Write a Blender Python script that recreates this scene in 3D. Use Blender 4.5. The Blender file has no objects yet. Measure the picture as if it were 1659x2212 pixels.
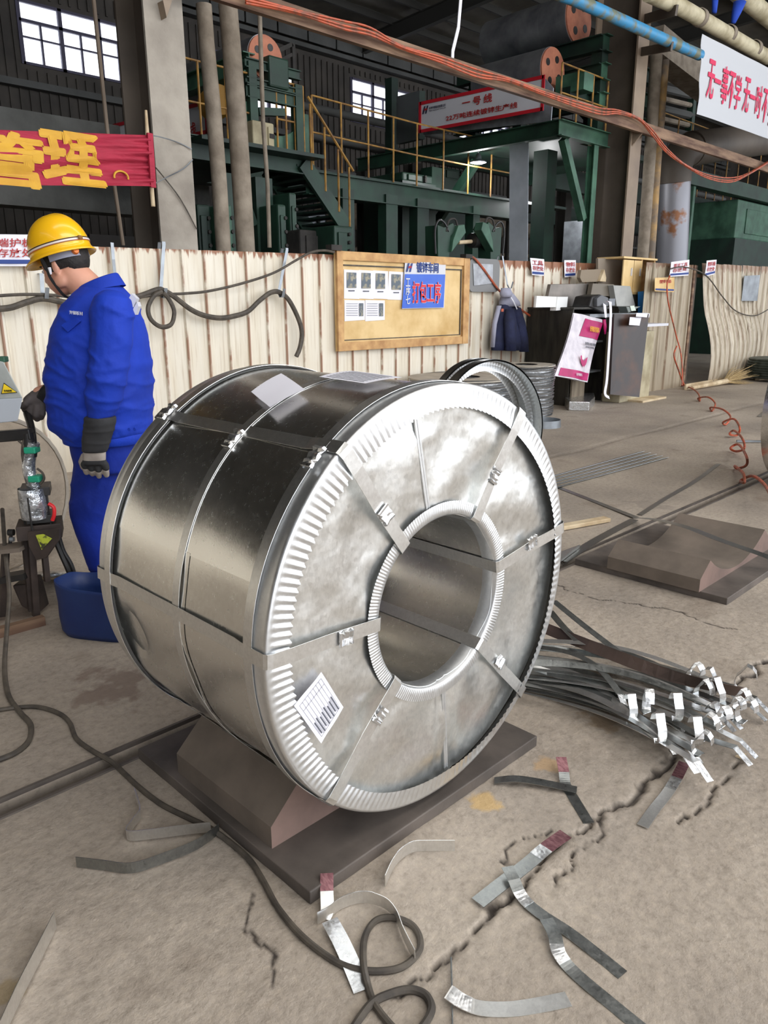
import bpy, math, random
import numpy as np
from mathutils import Vector, Matrix
C = bpy.context.scene.collection
random.seed(7)
pi = math.pi
# ------------------------------------------------------------------ camera
CH = 1.51                         # lens height above the floor
FPX = 1629.4                      # focal length for the 1659 x 2212 frame
PITCH, ROLL, YAW = .2713, -.0038, .7816
def _axes():
    cp, sp = math.cos(PITCH), math.sin(PITCH)
    cr, sr = math.cos(ROLL), math.sin(ROLL)
    x = Vector((1, 0, 0)); u = Vector((0, sp, cp)); f = Vector((0, cp, -sp))
    R = cr*x+sr*u; U = -sr*x+cr*u
    B = Matrix.Rotation(-YAW, 3, 'Z')
    return B@R, B@U, B@f
RT, UP, FW = _axes()
cam = bpy.data.objects.new('camera', bpy.data.cameras.new('camera')); C.objects.link(cam)
cam.matrix_world = Matrix.Translation((0, 0, CH))@Matrix((RT, UP, -FW)).transposed().to_4x4()
cam.data.sensor_fit = 'VERTICAL'; cam.data.sensor_height = 24; cam.data.lens = FPX*24/2212
cam.data.clip_end = 300; cam.data.clip_start = .05
S = bpy.context.scene; S.camera = cam
S.view_settings.view_transform = 'Standard'; S.view_settings.look = 'None'
S.view_settings.gamma = 1; S.view_settings.use_curve_mapping = False
S.view_settings.exposure = 1.15
# ------------------------------------------------------------------ daylight and added fill
W = bpy.data.worlds.new('daylight'); S.world = W; W.use_nodes = True
bg = W.node_tree.nodes['Background']; bg.inputs[0].default_value = (.90, .94, 1, 1); bg.inputs[1].default_value = 1.6
def area(name, loc, size, power, rot, col=(1, .97, .93)):
    l = bpy.data.lights.new(name, 'AREA'); l.shape = 'RECTANGLE'; l.size, l.size_y = size; l.energy = power; l.color = col
    o = bpy.data.objects.new(name, l); C.objects.link(o); o.location = loc; o.rotation_euler = rot
    return o
for k, (xx, yy, ln, wd, pw) in enumerate([(6, -5, 18, 2.5, 420), (6, 1.0, 18, 1.2, 130)]):
    area('overhead_fill', (xx, yy, 9.6), (ln, wd), pw, (0, 0, 0))  # soft area lights added under the roof, standing in for skylight strips
# ------------------------------------------------------------------ helpers
H0 = Vector((FW.x, FW.y, 0)).normalized(); L0 = Vector((-H0.y, H0.x, 0))
def ray(px, py): return FW+RT*((px-829.5)/FPX)-UP*((py-1106)/FPX)
def _hit(px, py, n, c):           # where the sight line through a pixel meets the plane n.P = c
    d = ray(px, py); n = Vector(n); t = (c-n.z*CH)/(d.dot(n)); return Vector((0, 0, CH))+d*t
def gX(px, py, c): return _hit(px, py, (1, 0, 0), c)
def gY(px, py, c): return _hit(px, py, (0, 1, 0), c)
def gZ(px, py, c=0): return _hit(px, py, (0, 0, 1), c)
def gD(px, py, c): return _hit(px, py, H0, c)
class MB:
    def __init__(s): s.v = []; s.f = []; s.m = []
    def add(s, vs, fs, mi=0):
        o = len(s.v); s.v += [tuple(v) for v in vs]; s.f += [tuple(i+o for i in f) for f in fs]; s.m += [mi]*len(fs); return s
    def box(s, c, d, rz=0, mi=0, M=None):
        x, y, z = d[0]/2, d[1]/2, d[2]/2
        vs = [Vector((a, b, e)) for e in (-z, z) for a, b in ((-x, -y), (x, -y), (x, y), (-x, y))]
        R = M if M is not None else Matrix.Rotation(rz, 3, 'Z')
        c = Vector(c); return s.add([R@v+c for v in vs], [(3, 2, 1, 0), (4, 5, 6, 7), (0, 1, 5, 4), (1, 2, 6, 5), (2, 3, 7, 6), (3, 0, 4, 7)], mi)
    def b2(s, a, b, mi=0):        # box between two corners
        return s.box([(p+q)/2 for p, q in zip(a, b)], [abs(p-q) for p, q in zip(a, b)], mi=mi)
    def bar(s, a, b, w, h, mi=0, up=(0, 0, 1)):   # box beam from a to b
        a, b = Vector(a), Vector(b); d = b-a; L = d.length; d.normalize(); up = Vector(up)
        if abs(d.dot(up)) > .98: up = Vector((0, 1, 0))
        x = d.cross(up).normalized(); z = x.cross(d)
        return s.box((a+b)/2, (w, L, h), M=Matrix((x, d, z)).transposed(), mi=mi)
    def ibeam(s, a, b, w, h, t=.015, up=(0, 0, 1)):
        a, b = Vector(a), Vector(b); d = (b-a).normalized(); up = Vector(up)
        if abs(d.dot(up)) > .98: up = Vector((0, 1, 0))
        x = d.cross(up).normalized(); z = x.cross(d)
        s.bar(a+z*(h/2-t/2), b+z*(h/2-t/2), w, t, up=up); s.bar(a-z*(h/2-t/2), b-z*(h/2-t/2), w, t, up=up)
        return s.bar(a, b, t, h-2*t, up=up)
    def tube(s, pts, r, n=8, caps=True, mi=0):
        pts = [Vector(p) for p in pts]; rs = r if isinstance(r, (list, tuple)) else [r]*len(pts)
        rings = []; ref = None
        for i, p in enumerate(pts):
            t = (pts[min(i+1, len(pts)-1)]-pts[max(i-1, 0)]).normalized()
            if ref is None:
                ref = Vector((0, 0, 1)) if abs(t.z) < .9 else Vector((1, 0, 0))
            x = (ref-t*ref.dot(t)).normalized(); ref = x; y = t.cross(x)
            rings.append([p+(x*math.cos(2*pi*k/n)+y*math.sin(2*pi*k/n))*rs[i] for k in range(n)])
        vs = [v for q in rings for v in q]; fs = []
        for i in range(len(pts)-1):
            for k in range(n): a = i*n+k; b = i*n+(k+1) % n; fs.append((a, b, b+n, a+n))
        if caps: fs += [tuple(range(n-1, -1, -1)), tuple((len(pts)-1)*n+k for k in range(n))]
        return s.add(vs, fs, mi)
    def grid(s, P, mi=0, cu=False, cv=False):      # P[i][j] points
        n, m = len(P), len(P[0]); vs = [v for r in P for v in r]; fs = []
        for i in range(n if cu else n-1):
            for j in range(m if cv else m-1):
                a = i*m+j; b = i*m+(j+1) % m; c = ((i+1) % n)*m+(j+1) % m; d = ((i+1) % n)*m+j; fs.append((a, b, c, d))
        return s.add(vs, fs, mi)
    def prism(s, poly, a, b, mi=0):                # 3-D outline polygon swept by vector a..b
        n = len(poly); a, b = Vector(a), Vector(b); P = [Vector(p) for p in poly]
        return s.add([p+a for p in P]+[p+b for p in P], [tuple(range(n-1, -1, -1)), tuple(range(n, 2*n))]+[(k, (k+1) % n, (k+1) % n+n, k+n) for k in range(n)], mi)
    def lathe(s, prof, c, ax=(0, 0, 1), n=32, cap=False, mi=0):
        ax = Vector(ax).normalized(); ref = Vector((1, 0, 0)) if abs(ax.x) < .9 else Vector((0, 1, 0))
        x = (ref-ax*ref.dot(ax)).normalized(); y = ax.cross(x); c = Vector(c)
        P = [[c+ax*z+(x*math.cos(2*pi*k/n)+y*math.sin(2*pi*k/n))*r for k in range(n)] for r, z in prof]
        s.grid(P, mi, cv=True)
        if cap: s.f.append(tuple(len(s.v)-n+k for k in range(n))); s.m.append(mi)
        return s
    def ribbon(s, pts, w, side, t=.0012, mi=0):    # strap: side = width direction (vector or one per point)
        n = len(pts); P = []
        for i in range(n):
            p = Vector(pts[i]); sd = Vector(side[i] if isinstance(side, list) else side).normalized()
            tg = (Vector(pts[min(i+1, n-1)])-Vector(pts[max(i-1, 0)])).normalized()
            sd = (sd-tg*sd.dot(tg)).normalized(); nn = tg.cross(sd)
            P.append([p-sd*w/2-nn*t/2, p+sd*w/2-nn*t/2, p+sd*w/2+nn*t/2, p-sd*w/2+nn*t/2])
        s.grid(P, mi, cv=True); a = len(s.v)-4*n
        s.f += [(a+3, a+2, a+1, a), (a+4*n-4, a+4*n-3, a+4*n-2, a+4*n-1)]; s.m += [mi, mi]; return s
def org(o):
    v = Vector((0, 0, 0))
    while o: v += o.location; o = o.parent
    return v
def obj(name, mb, mat, parent=None, smooth=False, local=False, label=None, bev=0):
    v = mb.v
    if parent is not None and not local:
        l = org(parent); v = [(a-l.x, b-l.y, c-l.z) for a, b, c in v]
    loc = None
    if parent is None:
        A = np.array(v); lo, hi = A.min(0), A.max(0); loc = Vector(((lo[0]+hi[0])/2, (lo[1]+hi[1])/2, lo[2]))
        v = (A-np.array(loc)).tolist()
    me = bpy.data.meshes.new(name); me.from_pydata(v, [], mb.f); me.validate()
    mats = mat if isinstance(mat, (list, tuple)) else [mat]
    for m in mats: me.materials.append(m)
    if len(mats) > 1 and len(me.polygons) == len(mb.m): me.polygons.foreach_set('material_index', mb.m)
    if smooth:
        me.polygons.foreach_set('use_smooth', [True]*len(me.polygons))
        if smooth != 2: me.set_sharp_from_angle(angle=math.radians(38))
    o = bpy.data.objects.new(name, me); C.objects.link(o)
    if parent is not None: o.parent = parent
    else: o.location = loc
    if label: o['label'] = label
    if bev:
        b = o.modifiers.new('b', 'BEVEL'); b.width = bev; b.segments = 2; b.limit_method = 'ANGLE'
    return o
def tag(o, label, cat, group=None):
    o['label'] = label; o['category'] = cat
    if group: o['group'] = group
    return o
def thing(name, label, cat, loc=(0, 0, 0), group=None):
    o = bpy.data.objects.new(name, None); C.objects.link(o); o.location = loc; o.empty_display_size = .1
    return tag(o, label, cat, group)
def struct(name, mb, mat, parent=None, smooth=False):
    o = obj(name, mb, mat, parent, smooth)
    if parent is None: o['kind'] = 'structure'
    return o
def stuff(o): o['kind'] = 'stuff'; return o
def copy_tree(o, parent=None):
    c = o.copy(); C.objects.link(c); c.parent = parent
    for ch in o.children: copy_tree(ch, c)
    return c
def cr(pts, n=8, closed=False):   # smooth curve through points
    P = [Vector(p) for p in pts]; out = []
    N = len(P)
    for i in range(N if closed else N-1):
        g = (lambda k: P[k % N]) if closed else (lambda k: P[max(0, min(N-1, k))])
        a, b, c, d = g(i-1), g(i), g(i+1), g(i+2)
        for k in range(n):
            t = k/n; out.append(.5*((2*b)+(c-a)*t+(2*a-5*b+4*c-d)*t*t+(3*b-a-3*c+d)*t**3))
    if not closed: out.append(P[-1])
    return out
# ------------------------------------------------------------------ materials
def srgb(c):
    return tuple(((x/255)/12.92 if x/255 < .04045 else ((x/255+.055)/1.055)**2.4) for x in c)+(1,)
class NT:
    def __init__(s, name):
        m = bpy.data.materials.new(name); m.use_nodes = True; s.m = m; s.t = m.node_tree; s.b = s.t.nodes['Principled BSDF']
    def n(s, ty, **k):
        n = s.t.nodes.new(ty)
        for a, b in k.items(): setattr(n, a, b)
        return n
    def l(s, a, b): s.t.links.new(a, b)
    def obj(s, sc=(1, 1, 1)):
        t = s.n('ShaderNodeTexCoord'); mp = s.n('ShaderNodeMapping'); mp.inputs['Scale'].default_value = sc
        s.l(t.outputs['Object'], mp.inputs[0]); return mp.outputs[0]
    def noise(s, scale, detail=4, vec=None, rough=.55, sc=(1, 1, 1)):
        n = s.n('ShaderNodeTexNoise'); n.inputs['Scale'].default_value = scale; n.inputs['Detail'].default_value = detail; n.inputs['Roughness'].default_value = rough
        s.l(vec or s.obj(sc), n.inputs['Vector']); return n.outputs['Fac']
    def ramp(s, fac, stops):
        r = s.n('ShaderNodeValToRGB'); e = r.color_ramp.elements
        while len(e) < len(stops): e.new(.5)
        for q, (p, c) in zip(e, stops): q.position = p; q.color = c if len(c) == 4 else tuple(c)+(1,)
        s.l(fac, r.inputs[0]); return r.outputs[0]
    def mix(s, f, a, b, mode='MIX'):
        m = s.n('ShaderNodeMix', data_type='RGBA', blend_type=mode)
        for k, v in ((0, f), (6, a), (7, b)):
            if hasattr(v, 'is_output'): s.l(v, m.inputs[k])
            else: m.inputs[k].default_value = v
        return m.outputs[2]
    def math(s, op, a, b=None, c=None):
        m = s.n('ShaderNodeMath', operation=op)
        for k, v in ((0, a), (1, b), (2, c)):
            if v is None: continue
            if hasattr(v, 'is_output'): s.l(v, m.inputs[k])
            else: m.inputs[k].default_value = v
        return m.outputs[0]
    def bump(s, h, st=.3, dist=.01, prev=None):
        b = s.n('ShaderNodeBump'); b.inputs['Strength'].default_value = st; b.inputs['Distance'].default_value = dist
        s.l(h, b.inputs['Height'])
        if prev: s.l(prev, b.inputs['Normal'])
        return b.outputs[0]
def mk(name, col, rough=.6, metal=0, col2=None, sc=6, amt=(.35, .65), st=None, bump=0, bsc=60, bd=.004, alpha=1, emit=0, stretch=(1, 1, 1), coat=0, trans=0):
    t = NT(name); b = t.b; a = srgb(col)
    b.inputs['Base Color'].default_value = a; b.inputs['Roughness'].default_value = rough; b.inputs['Metallic'].default_value = metal
    if col2: t.l(t.mix(t.ramp(t.noise(sc, 5, sc=stretch), [(amt[0], (0, 0, 0)), (amt[1], (1, 1, 1))]), a, srgb(col2)), b.inputs['Base Color'])
    if bump: t.l(t.bump(t.noise(bsc, 4, sc=stretch), bump, bd), b.inputs['Normal'])
    if coat: b.inputs['Coat Weight'].default_value = coat
    if trans: b.inputs['Transmission Weight'].default_value = trans
    if alpha < 1: b.inputs['Alpha'].default_value = alpha
    if emit: b.inputs['Emission Color'].default_value = a; b.inputs['Emission Strength'].default_value = emit
    return t.m
def galv(name, base=(.74, .74, .72), dark=(.56, .57, .57), rough=(.16, .34), vs=55, dent=.25, dsc=2.6, oil=None):
    t = NT(name); b = t.b; b.inputs['Metallic'].default_value = 1
    v = t.n('ShaderNodeTexVoronoi'); v.inputs['Scale'].default_value = vs*1.6; t.l(t.obj(), v.inputs['Vector'])
    n2 = t.noise(38, 5, rough=.6); n3 = t.noise(170, 3, rough=.6, sc=(1, 1, .45))
    f = t.math('ADD', t.math('MULTIPLY', v.outputs['Color'], .22), t.math('ADD', t.math('MULTIPLY', n2, .42), t.math('MULTIPLY', n3, .42)))
    col = t.ramp(f, [(.28, dark), (.80, base)])
    if oil: col = t.mix(t.ramp(t.noise(3.1, 4), [(.5, (0, 0, 0)), (.7, (1, 1, 1))]), col, oil)
    t.l(col, b.inputs['Base Color'])
    t.l(t.ramp(f, [(.25, (rough[0],)*3), (.8, (rough[1],)*3)]), b.inputs['Roughness'])
    d = t.bump(t.noise(dsc, 3), dent, .05); t.l(t.bump(t.noise(150, 2), .05, .002, d), b.inputs['Normal'])
    return t.m
M = {}
M['galv'] = galv('galvanised_sheet', base=(.94, .93, .89), dark=(.80, .79, .76), rough=(.20, .30), dent=.05, dsc=2.2)
M['galv_face'] = galv('galvanised_end_plate', base=(.90, .90, .87), dark=(.68, .69, .68), rough=(.27, .40), dent=.36, dsc=3.6)
M['guard'] = galv('galvanised_edge_guard', base=(.84, .85, .85), dark=(.70, .71, .72), rough=(.36, .46), dent=.05)
M['strap'] = galv('galvanised_strap', base=(.90, .90, .88), dark=(.72, .72, .71), rough=(.30, .40), dent=.06, vs=90)
M['clasp'] = galv('bright_clasp', base=(.80, .81, .82), dark=(.68, .69, .70), rough=(.22, .36), dent=.12, dsc=14)
M['plate'] = mk('dark_steel_plate', (104, 95, 88), .6, .1, (70, 64, 60), 5, (.35, .7), bump=.3, bsc=30)
M['saddle'] = mk('worn_brown_steel', (128, 115, 103), .65, .05, (94, 85, 76), 4, (.3, .7), bump=.35, bsc=25)
M['saddle_pink'] = mk('red_primer_steel', (132, 108, 98), .6, .05, (104, 86, 78), 6, (.3, .7), bump=.2, bsc=30)
M['paper'] = mk('white_paper', (232, 230, 238), .7, bump=.1, bsc=8)
M['ink'] = mk('grey_ink', (90, 92, 100), .8)
M['black'] = mk('black_paint', (22, 22, 24), .45, 0, (44, 42, 40), 8, bump=.15)
M['dark'] = mk('dark_grime', (38, 36, 34), .8, 0, (58, 54, 50), 6)
M['cable'] = mk('grey_cable', (88, 80, 70), .65, 0, (62, 56, 50), 20)
M['rust'] = mk('rusty_steel', (150, 122, 98), .75, .1, (96, 70, 56), 3, (.35, .62), bump=.4, bsc=20, stretch=(.4, 1, 3))
M['concrete_col'] = mk('plastered_column', (166, 158, 146), .85, 0, (132, 124, 114), 2.2, (.35, .7), bump=.5, bsc=14, bd=.02)
M['steel_col'] = mk('brown_grey_steel', (98, 88, 78), .6, .1, (76, 68, 60), 1.5, (.3, .7), bump=.15)
M['steel_light'] = mk('tan_grey_steel', (150, 132, 112), .6, .05, (122, 106, 92), 1.5, (.3, .7), bump=.15)
M['green'] = mk('green_machine_paint', (31, 64, 48), .55, 0, (21, 42, 33), 2.5, (.35, .65), bump=.15)
M['green2'] = mk('light_green_paint', (68, 108, 86), .55, 0, (46, 78, 62), 3, (.35, .65), bump=.15)
M['dkgreen'] = mk('dark_green_paint', (24, 52, 40), .55, 0, (18, 34, 28), 2.5, bump=.15)
M['yellow'] = mk('yellow_railing_paint', (164, 122, 50), .6, 0, (112, 78, 42), 7, (.4, .65))
M['orange'] = mk('orange_cable', (190, 88, 56), .5, 0, (134, 78, 58), 9, (.45, .6))
M['red'] = mk('red_frame', (190, 30, 44), .5)
M['redtext'] = mk('red_lettering', (168, 40, 40), .6)
M['white'] = mk('white_board', (206, 206, 212), .5)
M['bluepipe'] = mk('blue_pipe_paint', (60, 140, 186), .5, 0, (112, 116, 96), 5, (.45, .6), bump=.2)
M['cream'] = mk('cream_pipe', (200, 190, 160), .6, 0, (160, 148, 118), 4, (.4, .65), bump=.2)
M['tanpipe'] = mk('dusty_lagged_pipe', (150, 138, 122), .8, 0, (118, 106, 92), 5, bump=.4, bsc=12, bd=.02)
M['grey_metal'] = mk('grey_sheet_metal', (160, 166, 172), .4, .6, (126, 130, 134), 4)
M['board'] = mk('yellow_plywood', (226, 196, 142), .7, 0, (196, 158, 98), 2.2, (.4, .7), bump=.1)
M['board_frame'] = mk('plywood_edge', (208, 166, 112), .7, 0, (172, 128, 82), 6)
M['wood'] = mk('raw_timber', (214, 196, 164), .8, 0, (176, 152, 118), 5, bump=.3, stretch=(1, 1, 1))

# ================================================================== floor
def vnoise(X, Y, sc, seed):
    rng = np.random.RandomState(seed); G = rng.rand(257, 257)
    x = X*sc+1000; y = Y*sc+1000; xi = np.floor(x).astype(int); yi = np.floor(y).astype(int); fx = x-xi; fy = y-yi
    fx = fx*fx*(3-2*fx); fy = fy*fy*(3-2*fy); a = xi % 256; b = yi % 256
    return (G[a, b]*(1-fx)+G[a+1, b]*fx)*(1-fy)+(G[a, b+1]*(1-fx)+G[a+1, b+1]*fx)*fy
def seg(a, b, n, k=1.): return list(np.linspace(0, 1, n, endpoint=False)**k*(b-a)+a)
xs = np.array(seg(-14, -.6, 14)+seg(-.6, .25, 20)+seg(.25, 4.25, 420)+seg(4.25, 8, 90)+seg(8, 60, 60, 1.6)+[60])
ys = np.array(seg(-14, -1.0, 14)+seg(-1., 2.45, 350)+seg(2.45, 7, 120)+seg(7, 27, 40)+[27])
XX, YY = np.meshgrid(xs, ys, indexing='ij')
ZZ = (vnoise(XX, YY, 3, 1)-.5)*.006+(vnoise(XX, YY, 14, 2)-.5)*.0035+(vnoise(XX, YY, 45, 3)-.5)*.0022
ZZ *= np.clip((4.6-XX)/1.2, .15, 1)*np.clip((2.3-YY)/.5, .2, 1)
dirt = np.zeros_like(XX)  # dirt in cracks, channel and seam, with their recess shade painted in
def crack(px, w=.008, depth=.022, jit=.03, rub=.0):
    w = max(.0042, w*.6); depth *= .5; rub *= .5
    global ZZ, dirt
    P = np.array([gZ(*q)[:2] for q in px]); D = np.full(XX.shape, 9.)
    wx = XX+(vnoise(XX, YY, 9, 11)-.5)*jit*2+(vnoise(XX, YY, 32, 12)-.5)*jit*.8; wy = YY+(vnoise(XX, YY, 9, 13)-.5)*jit*2+(vnoise(XX, YY, 32, 14)-.5)*jit*.8
    for a, b in zip(P[:-1], P[1:]):
        d = b-a; t = np.clip(((wx-a[0])*d[0]+(wy-a[1])*d[1])/(d@d), 0, 1)
        D = np.minimum(D, np.hypot(wx-a[0]-t*d[0], wy-a[1]-t*d[1]))
    ww = w*(.5+1.1*vnoise(XX, YY, 7, 21)); g = np.exp(-(D/ww)**2)
    dirt = np.maximum(dirt, np.clip(g*1.5-.15, 0, 1)); ZZ -= depth*g
    r = np.exp(-(D/(w*5))**2); ZZ += r*(vnoise(XX, YY, 40, 31)-.6)*rub
crack([(1700, 1395), (1630, 1450), (1540, 1500)], .012, .03)
crack([(1480, 1600), (1420, 1650), (1345, 1730), (1300, 1765), (1265, 1795), (1215, 1825), (1140, 1890), (1085, 1950), (1010, 2020), (960, 2060), (915, 2095)], .011, .03, rub=.02)
crack([(1300, 1765), (1310, 1790), (1318, 1812), (1290, 1830), (1260, 1850)], .006, .015, rub=.01)
crack([(1262, 1850), (1250, 1880), (1215, 1900), (1170, 1930)], .008, .02, rub=.015)
crack([(1605, 1640), (1560, 1685), (1510, 1740), (1475, 1770)], .008, .02)
crack([(1205, 1265), (1300, 1295), (1420, 1310), (1530, 1345), (1600, 1358)], .004, .008)
crack([(1200, 1800), (1100, 1820), (1072, 1860), (1095, 1890)], .006, .012, rub=.01)
crack([(915, 2095), (880, 2110), (860, 2130)], .01, .015)
crack([(530, 1930), (560, 2010), (600, 2130)], .003, .004)
gr = ((YY > 2.225) & (YY < 2.31)); ZZ = np.where(gr, -.035, ZZ)
dirt = np.where(gr, .75, dirt)
sm = np.exp(-((YY-4.12-(vnoise(XX, YY, 2, 5)-.5)*.06)/.02)**2)*(XX > 4); ZZ -= sm*.02; dirt = np.maximum(dirt, sm*.35)
mb = MB(); n, m = XX.shape; me = bpy.data.meshes.new('floor')
V = np.stack([XX, YY, ZZ], -1).reshape(-1, 3)
I = np.arange(n*m).reshape(n, m); F = np.stack([I[:-1, :-1], I[1:, :-1], I[1:, 1:], I[:-1, 1:]], -1).reshape(-1, 4)
me.vertices.add(len(V)); me.vertices.foreach_set('co', V.astype(np.float32).ravel())
me.loops.add(F.size); me.loops.foreach_set('vertex_index', F.astype(np.int32).ravel())
me.polygons.add(len(F)); me.polygons.foreach_set('loop_start', np.arange(0, F.size, 4).astype(np.int32)); me.update(calc_edges=True)
at = me.attributes.new('dirt', 'FLOAT', 'POINT'); at.data.foreach_set('value', dirt.ravel().astype(np.float32))
t = NT('dusty_concrete_floor'); b = t.b
P = t.obj()
base = t.ramp(t.noise(.8, 6, P), [(.3, srgb((134, 125, 115))), (.5, srgb((156, 145, 132))), (.72, srgb((174, 163, 149)))])
v0 = t.n('ShaderNodeTexVoronoi'); v0.inputs['Scale'].default_value = 60; t.l(P, v0.inputs['Vector'])
peb = t.ramp(t.math('ADD', v0.outputs['Distance'], t.math('MULTIPLY', t.noise(18, 4, P), .5)), [(.18, (.80, .78, .75)), (.34, (1, 1, 1)), (.75, (1.06, 1.05, 1.04))])
base = t.mix(.7, base, peb, 'MULTIPLY')
fine = t.ramp(t.noise(34, 6, P, .75), [(.30, (.66, .64, .61)), (.48, (1, 1, 1)), (.66, (1.22, 1.2, 1.17))])
base = t.mix(.8, base, fine, 'MULTIPLY')
stn = t.ramp(t.noise(2.3, 4, P), [(.60, (0, 0, 0)), (.72, (1, 1, 1))])
base = t.mix(t.math('MULTIPLY', stn, .45), base, srgb((112, 98, 84)))
def blot(cx, cy, r):
    g = t.n('ShaderNodeVectorMath', operation='DISTANCE'); t.l(P, g.inputs[0]); g.inputs[1].default_value = (cx, cy, 0)
    q = t.math('ADD', t.math('DIVIDE', g.outputs['Value'], r), t.math('MULTIPLY', t.noise(9, 5, P), 1.3))
    return t.ramp(q, [(.85, (1, 1, 1)), (1.35, (0, 0, 0))])
for (qx, qy), r, c, k in (((1050, 1730), .16, (190, 158, 104), .8), ((1180, 1650), .14, (176, 144, 104), .7), ((10, 2150), .10, (150, 130, 90), .6), ((1290, 1560), .2, (132, 112, 88), .8), ((10, 1330), .5, (118, 98, 86), .6), ((250, 1480), .5, (122, 104, 92), .7), ((1400, 1090), .5, (132, 122, 112), .6)):
    g = gZ(qx, qy); base = t.mix(t.math('MULTIPLY', blot(g.x, g.y, r), k), base, srgb(c))
a = t.n('ShaderNodeAttribute', attribute_name='dirt')
base = t.mix(a.outputs['Fac'], base, srgb((52, 44, 38)))
t.l(base, b.inputs['Base Color'])
t.l(t.ramp(t.noise(3, 4, P), [(.3, (.62,)*3), (.7, (.85,)*3)]), b.inputs['Roughness'])
v = t.n('ShaderNodeTexVoronoi'); v.inputs['Scale'].default_value = 42; t.l(P, v.inputs['Vector'])
b1 = t.bump(t.noise(12, 6, P, .7), .35, .02); b2 = t.bump(v.outputs['Distance'], .12, .008, b1)
t.l(t.bump(t.noise(90, 4, P), .35, .004, b2), b.inputs['Normal'])
me.materials.append(t.m); me.polygons.foreach_set('use_smooth', [True]*len(me.polygons))
fl = bpy.data.objects.new('floor', me); C.objects.link(fl); fl['kind'] = 'structure'
# steel lips of the floor channel
for k, (y0, z0, h) in enumerate(((2.215, .004, .03), (2.315, .002, .02))):
    struct('trim_%d' % (k+1), MB().box((10, y0, z0-h/2+.003), (28, .012, h)), M['plate'])
# ================================================================== partition fence
def fence_mat(name, a, bcol, rustc, zt, dirtc, rk=1.0, streak=.5):
    t = NT(name); b = t.b; P = t.obj()
    n1 = t.noise(1.0, 6, t.obj((7, 7, .8))); n2 = t.noise(1.0, 6, t.obj((34, 34, 1.6)))
    col = t.ramp(n1, [(.3, srgb(a)), (.7, srgb(bcol))])
    col = t.mix(t.math('MULTIPLY', t.ramp(n2, [(.52, (0, 0, 0)), (.70, (1, 1, 1))]), streak), col, srgb(dirtc))
    sx = t.n('ShaderNodeSeparateXYZ'); t.l(P, sx.inputs[0])
    rb = t.math('FRACT', t.math('MULTIPLY', t.math('ADD', sx.outputs['X'], 198.88), 4.0))
    ribm = t.math('MULTIPLY', t.math('GREATER_THAN', rb, .78), t.math('LESS_THAN', rb, .86))
    ribr = t.math('MULTIPLY', ribm, t.ramp(t.noise(1, 5, t.obj((3, 3, 2.6))), [(.40, (0, 0, 0)), (.5, (1, 1, 1))]))
    col = t.mix(t.math('MULTIPLY', ribr, .85*rk), col, srgb(rustc))
    q = t.math('SUBTRACT', sx.outputs['Z'], t.math('MULTIPLY', t.noise(1, 6, t.obj((16, 16, 2.0))), .42))
    col = t.mix(t.math('MULTIPLY', t.ramp(t.math('ADD', q, 1-zt), [(.74, (0, 0, 0)), (.77, (1, 1, 1))]), rk), col, srgb(rustc))
    qb = t.math('ADD', sx.outputs['Z'], t.math('MULTIPLY', n1, .5))
    col = t.mix(t.ramp(qb, [(.25, (.55,)*3), (.75, (0, 0, 0))]), col, srgb((150, 134, 112)))
    t.l(col, b.inputs['Base Color']); b.inputs['Roughness'].default_value = .55
    t.l(t.bump(t.noise(1, 5, t.obj((6, 6, 1.2))), .5, .02), b.inputs['Normal']); return t.m
M['fence'] = fence_mat('rusty_cream_panel', (228, 221, 206), (214, 203, 182), (150, 104, 78), 2.03, (166, 142, 110), streak=.42)
M['fence_dark'] = fence_mat('weathered_grey_panel', (178, 166, 144), (150, 136, 114), (118, 84, 62), 2.1, (92, 76, 58), .8, .8)
M['fence_pale'] = fence_mat('buckled_pale_panel', (206, 196, 176), (168, 154, 134), (140, 100, 80), 2.1, (110, 90, 70), .6, .9)
def panel(p0, p1, z1, lean=0, buck=0, zn=2, z0=0.0):
    """one corrugated strip between two plan points, folded rib at its far side, 1.5 mm sheet"""
    p0, p1 = Vector((*p0, 0)), Vector((*p1, 0)); d = (p1-p0); L = d.length; d.normalize(); nrm = Vector((d.y, -d.x, 0))
    prof = [(0, 0), (.76*L, 0), (.81*L, .028), (.93*L, .028), (L, 0)]
    G = []
    for k in range(zn+1):
        z = z0+(z1-z0)*k/zn; q = k/zn
        off = lean*(1-q)+buck*math.sin(min(1, q/.62)*pi)
        G.append([p0+d*(a+lean*.6*(1-q))+nrm*(o+off)+Vector((0, 0, z)) for a, o in prof])
    G2 = [[p-nrm*.006 for p in r] for r in G]
    m = MB(); m.grid(G); m.grid([list(reversed(r)) for r in G2])
    n0 = len(prof); N = (zn+1)*n0; top = zn*n0
    for j in range(n0-1): m.f.append((top+j, top+j+1, N+top+n0-2-j, N+top+n0-1-j)); m.m.append(0)
    return m
fence = thing('partition_fence', 'long cream corrugated steel partition with rusty ribs behind the coil', 'fence', (6, 6.92, 0))
for k in range(-58, 46):
    x0 = 1.12+.25*k
    zt = 2.0+max(0, (x0-3))*.014
    if x0 > 12.3: break
    o = obj('panel', panel((x0, 6.92), (x0+.25, 6.92), zt), M['fence'], fence)
obj('back_rail', MB().box((-.5, 6.97, 1.9), (26, .05, .05)).box((-.5, 6.97, .3), (26, .05, .05)), M['rust'], fence)
fence2 = thing('partition_fence', 'weathered grey panel fence right of the locker with a rusty post', 'fence', (12.4, 6.1, 0))
px0 = [(12.1, 6.12), (12.36, 6.11), (12.70, 6.09), (13.05, 6.08), (13.4, 6.07), (13.68, 6.06)]
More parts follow.
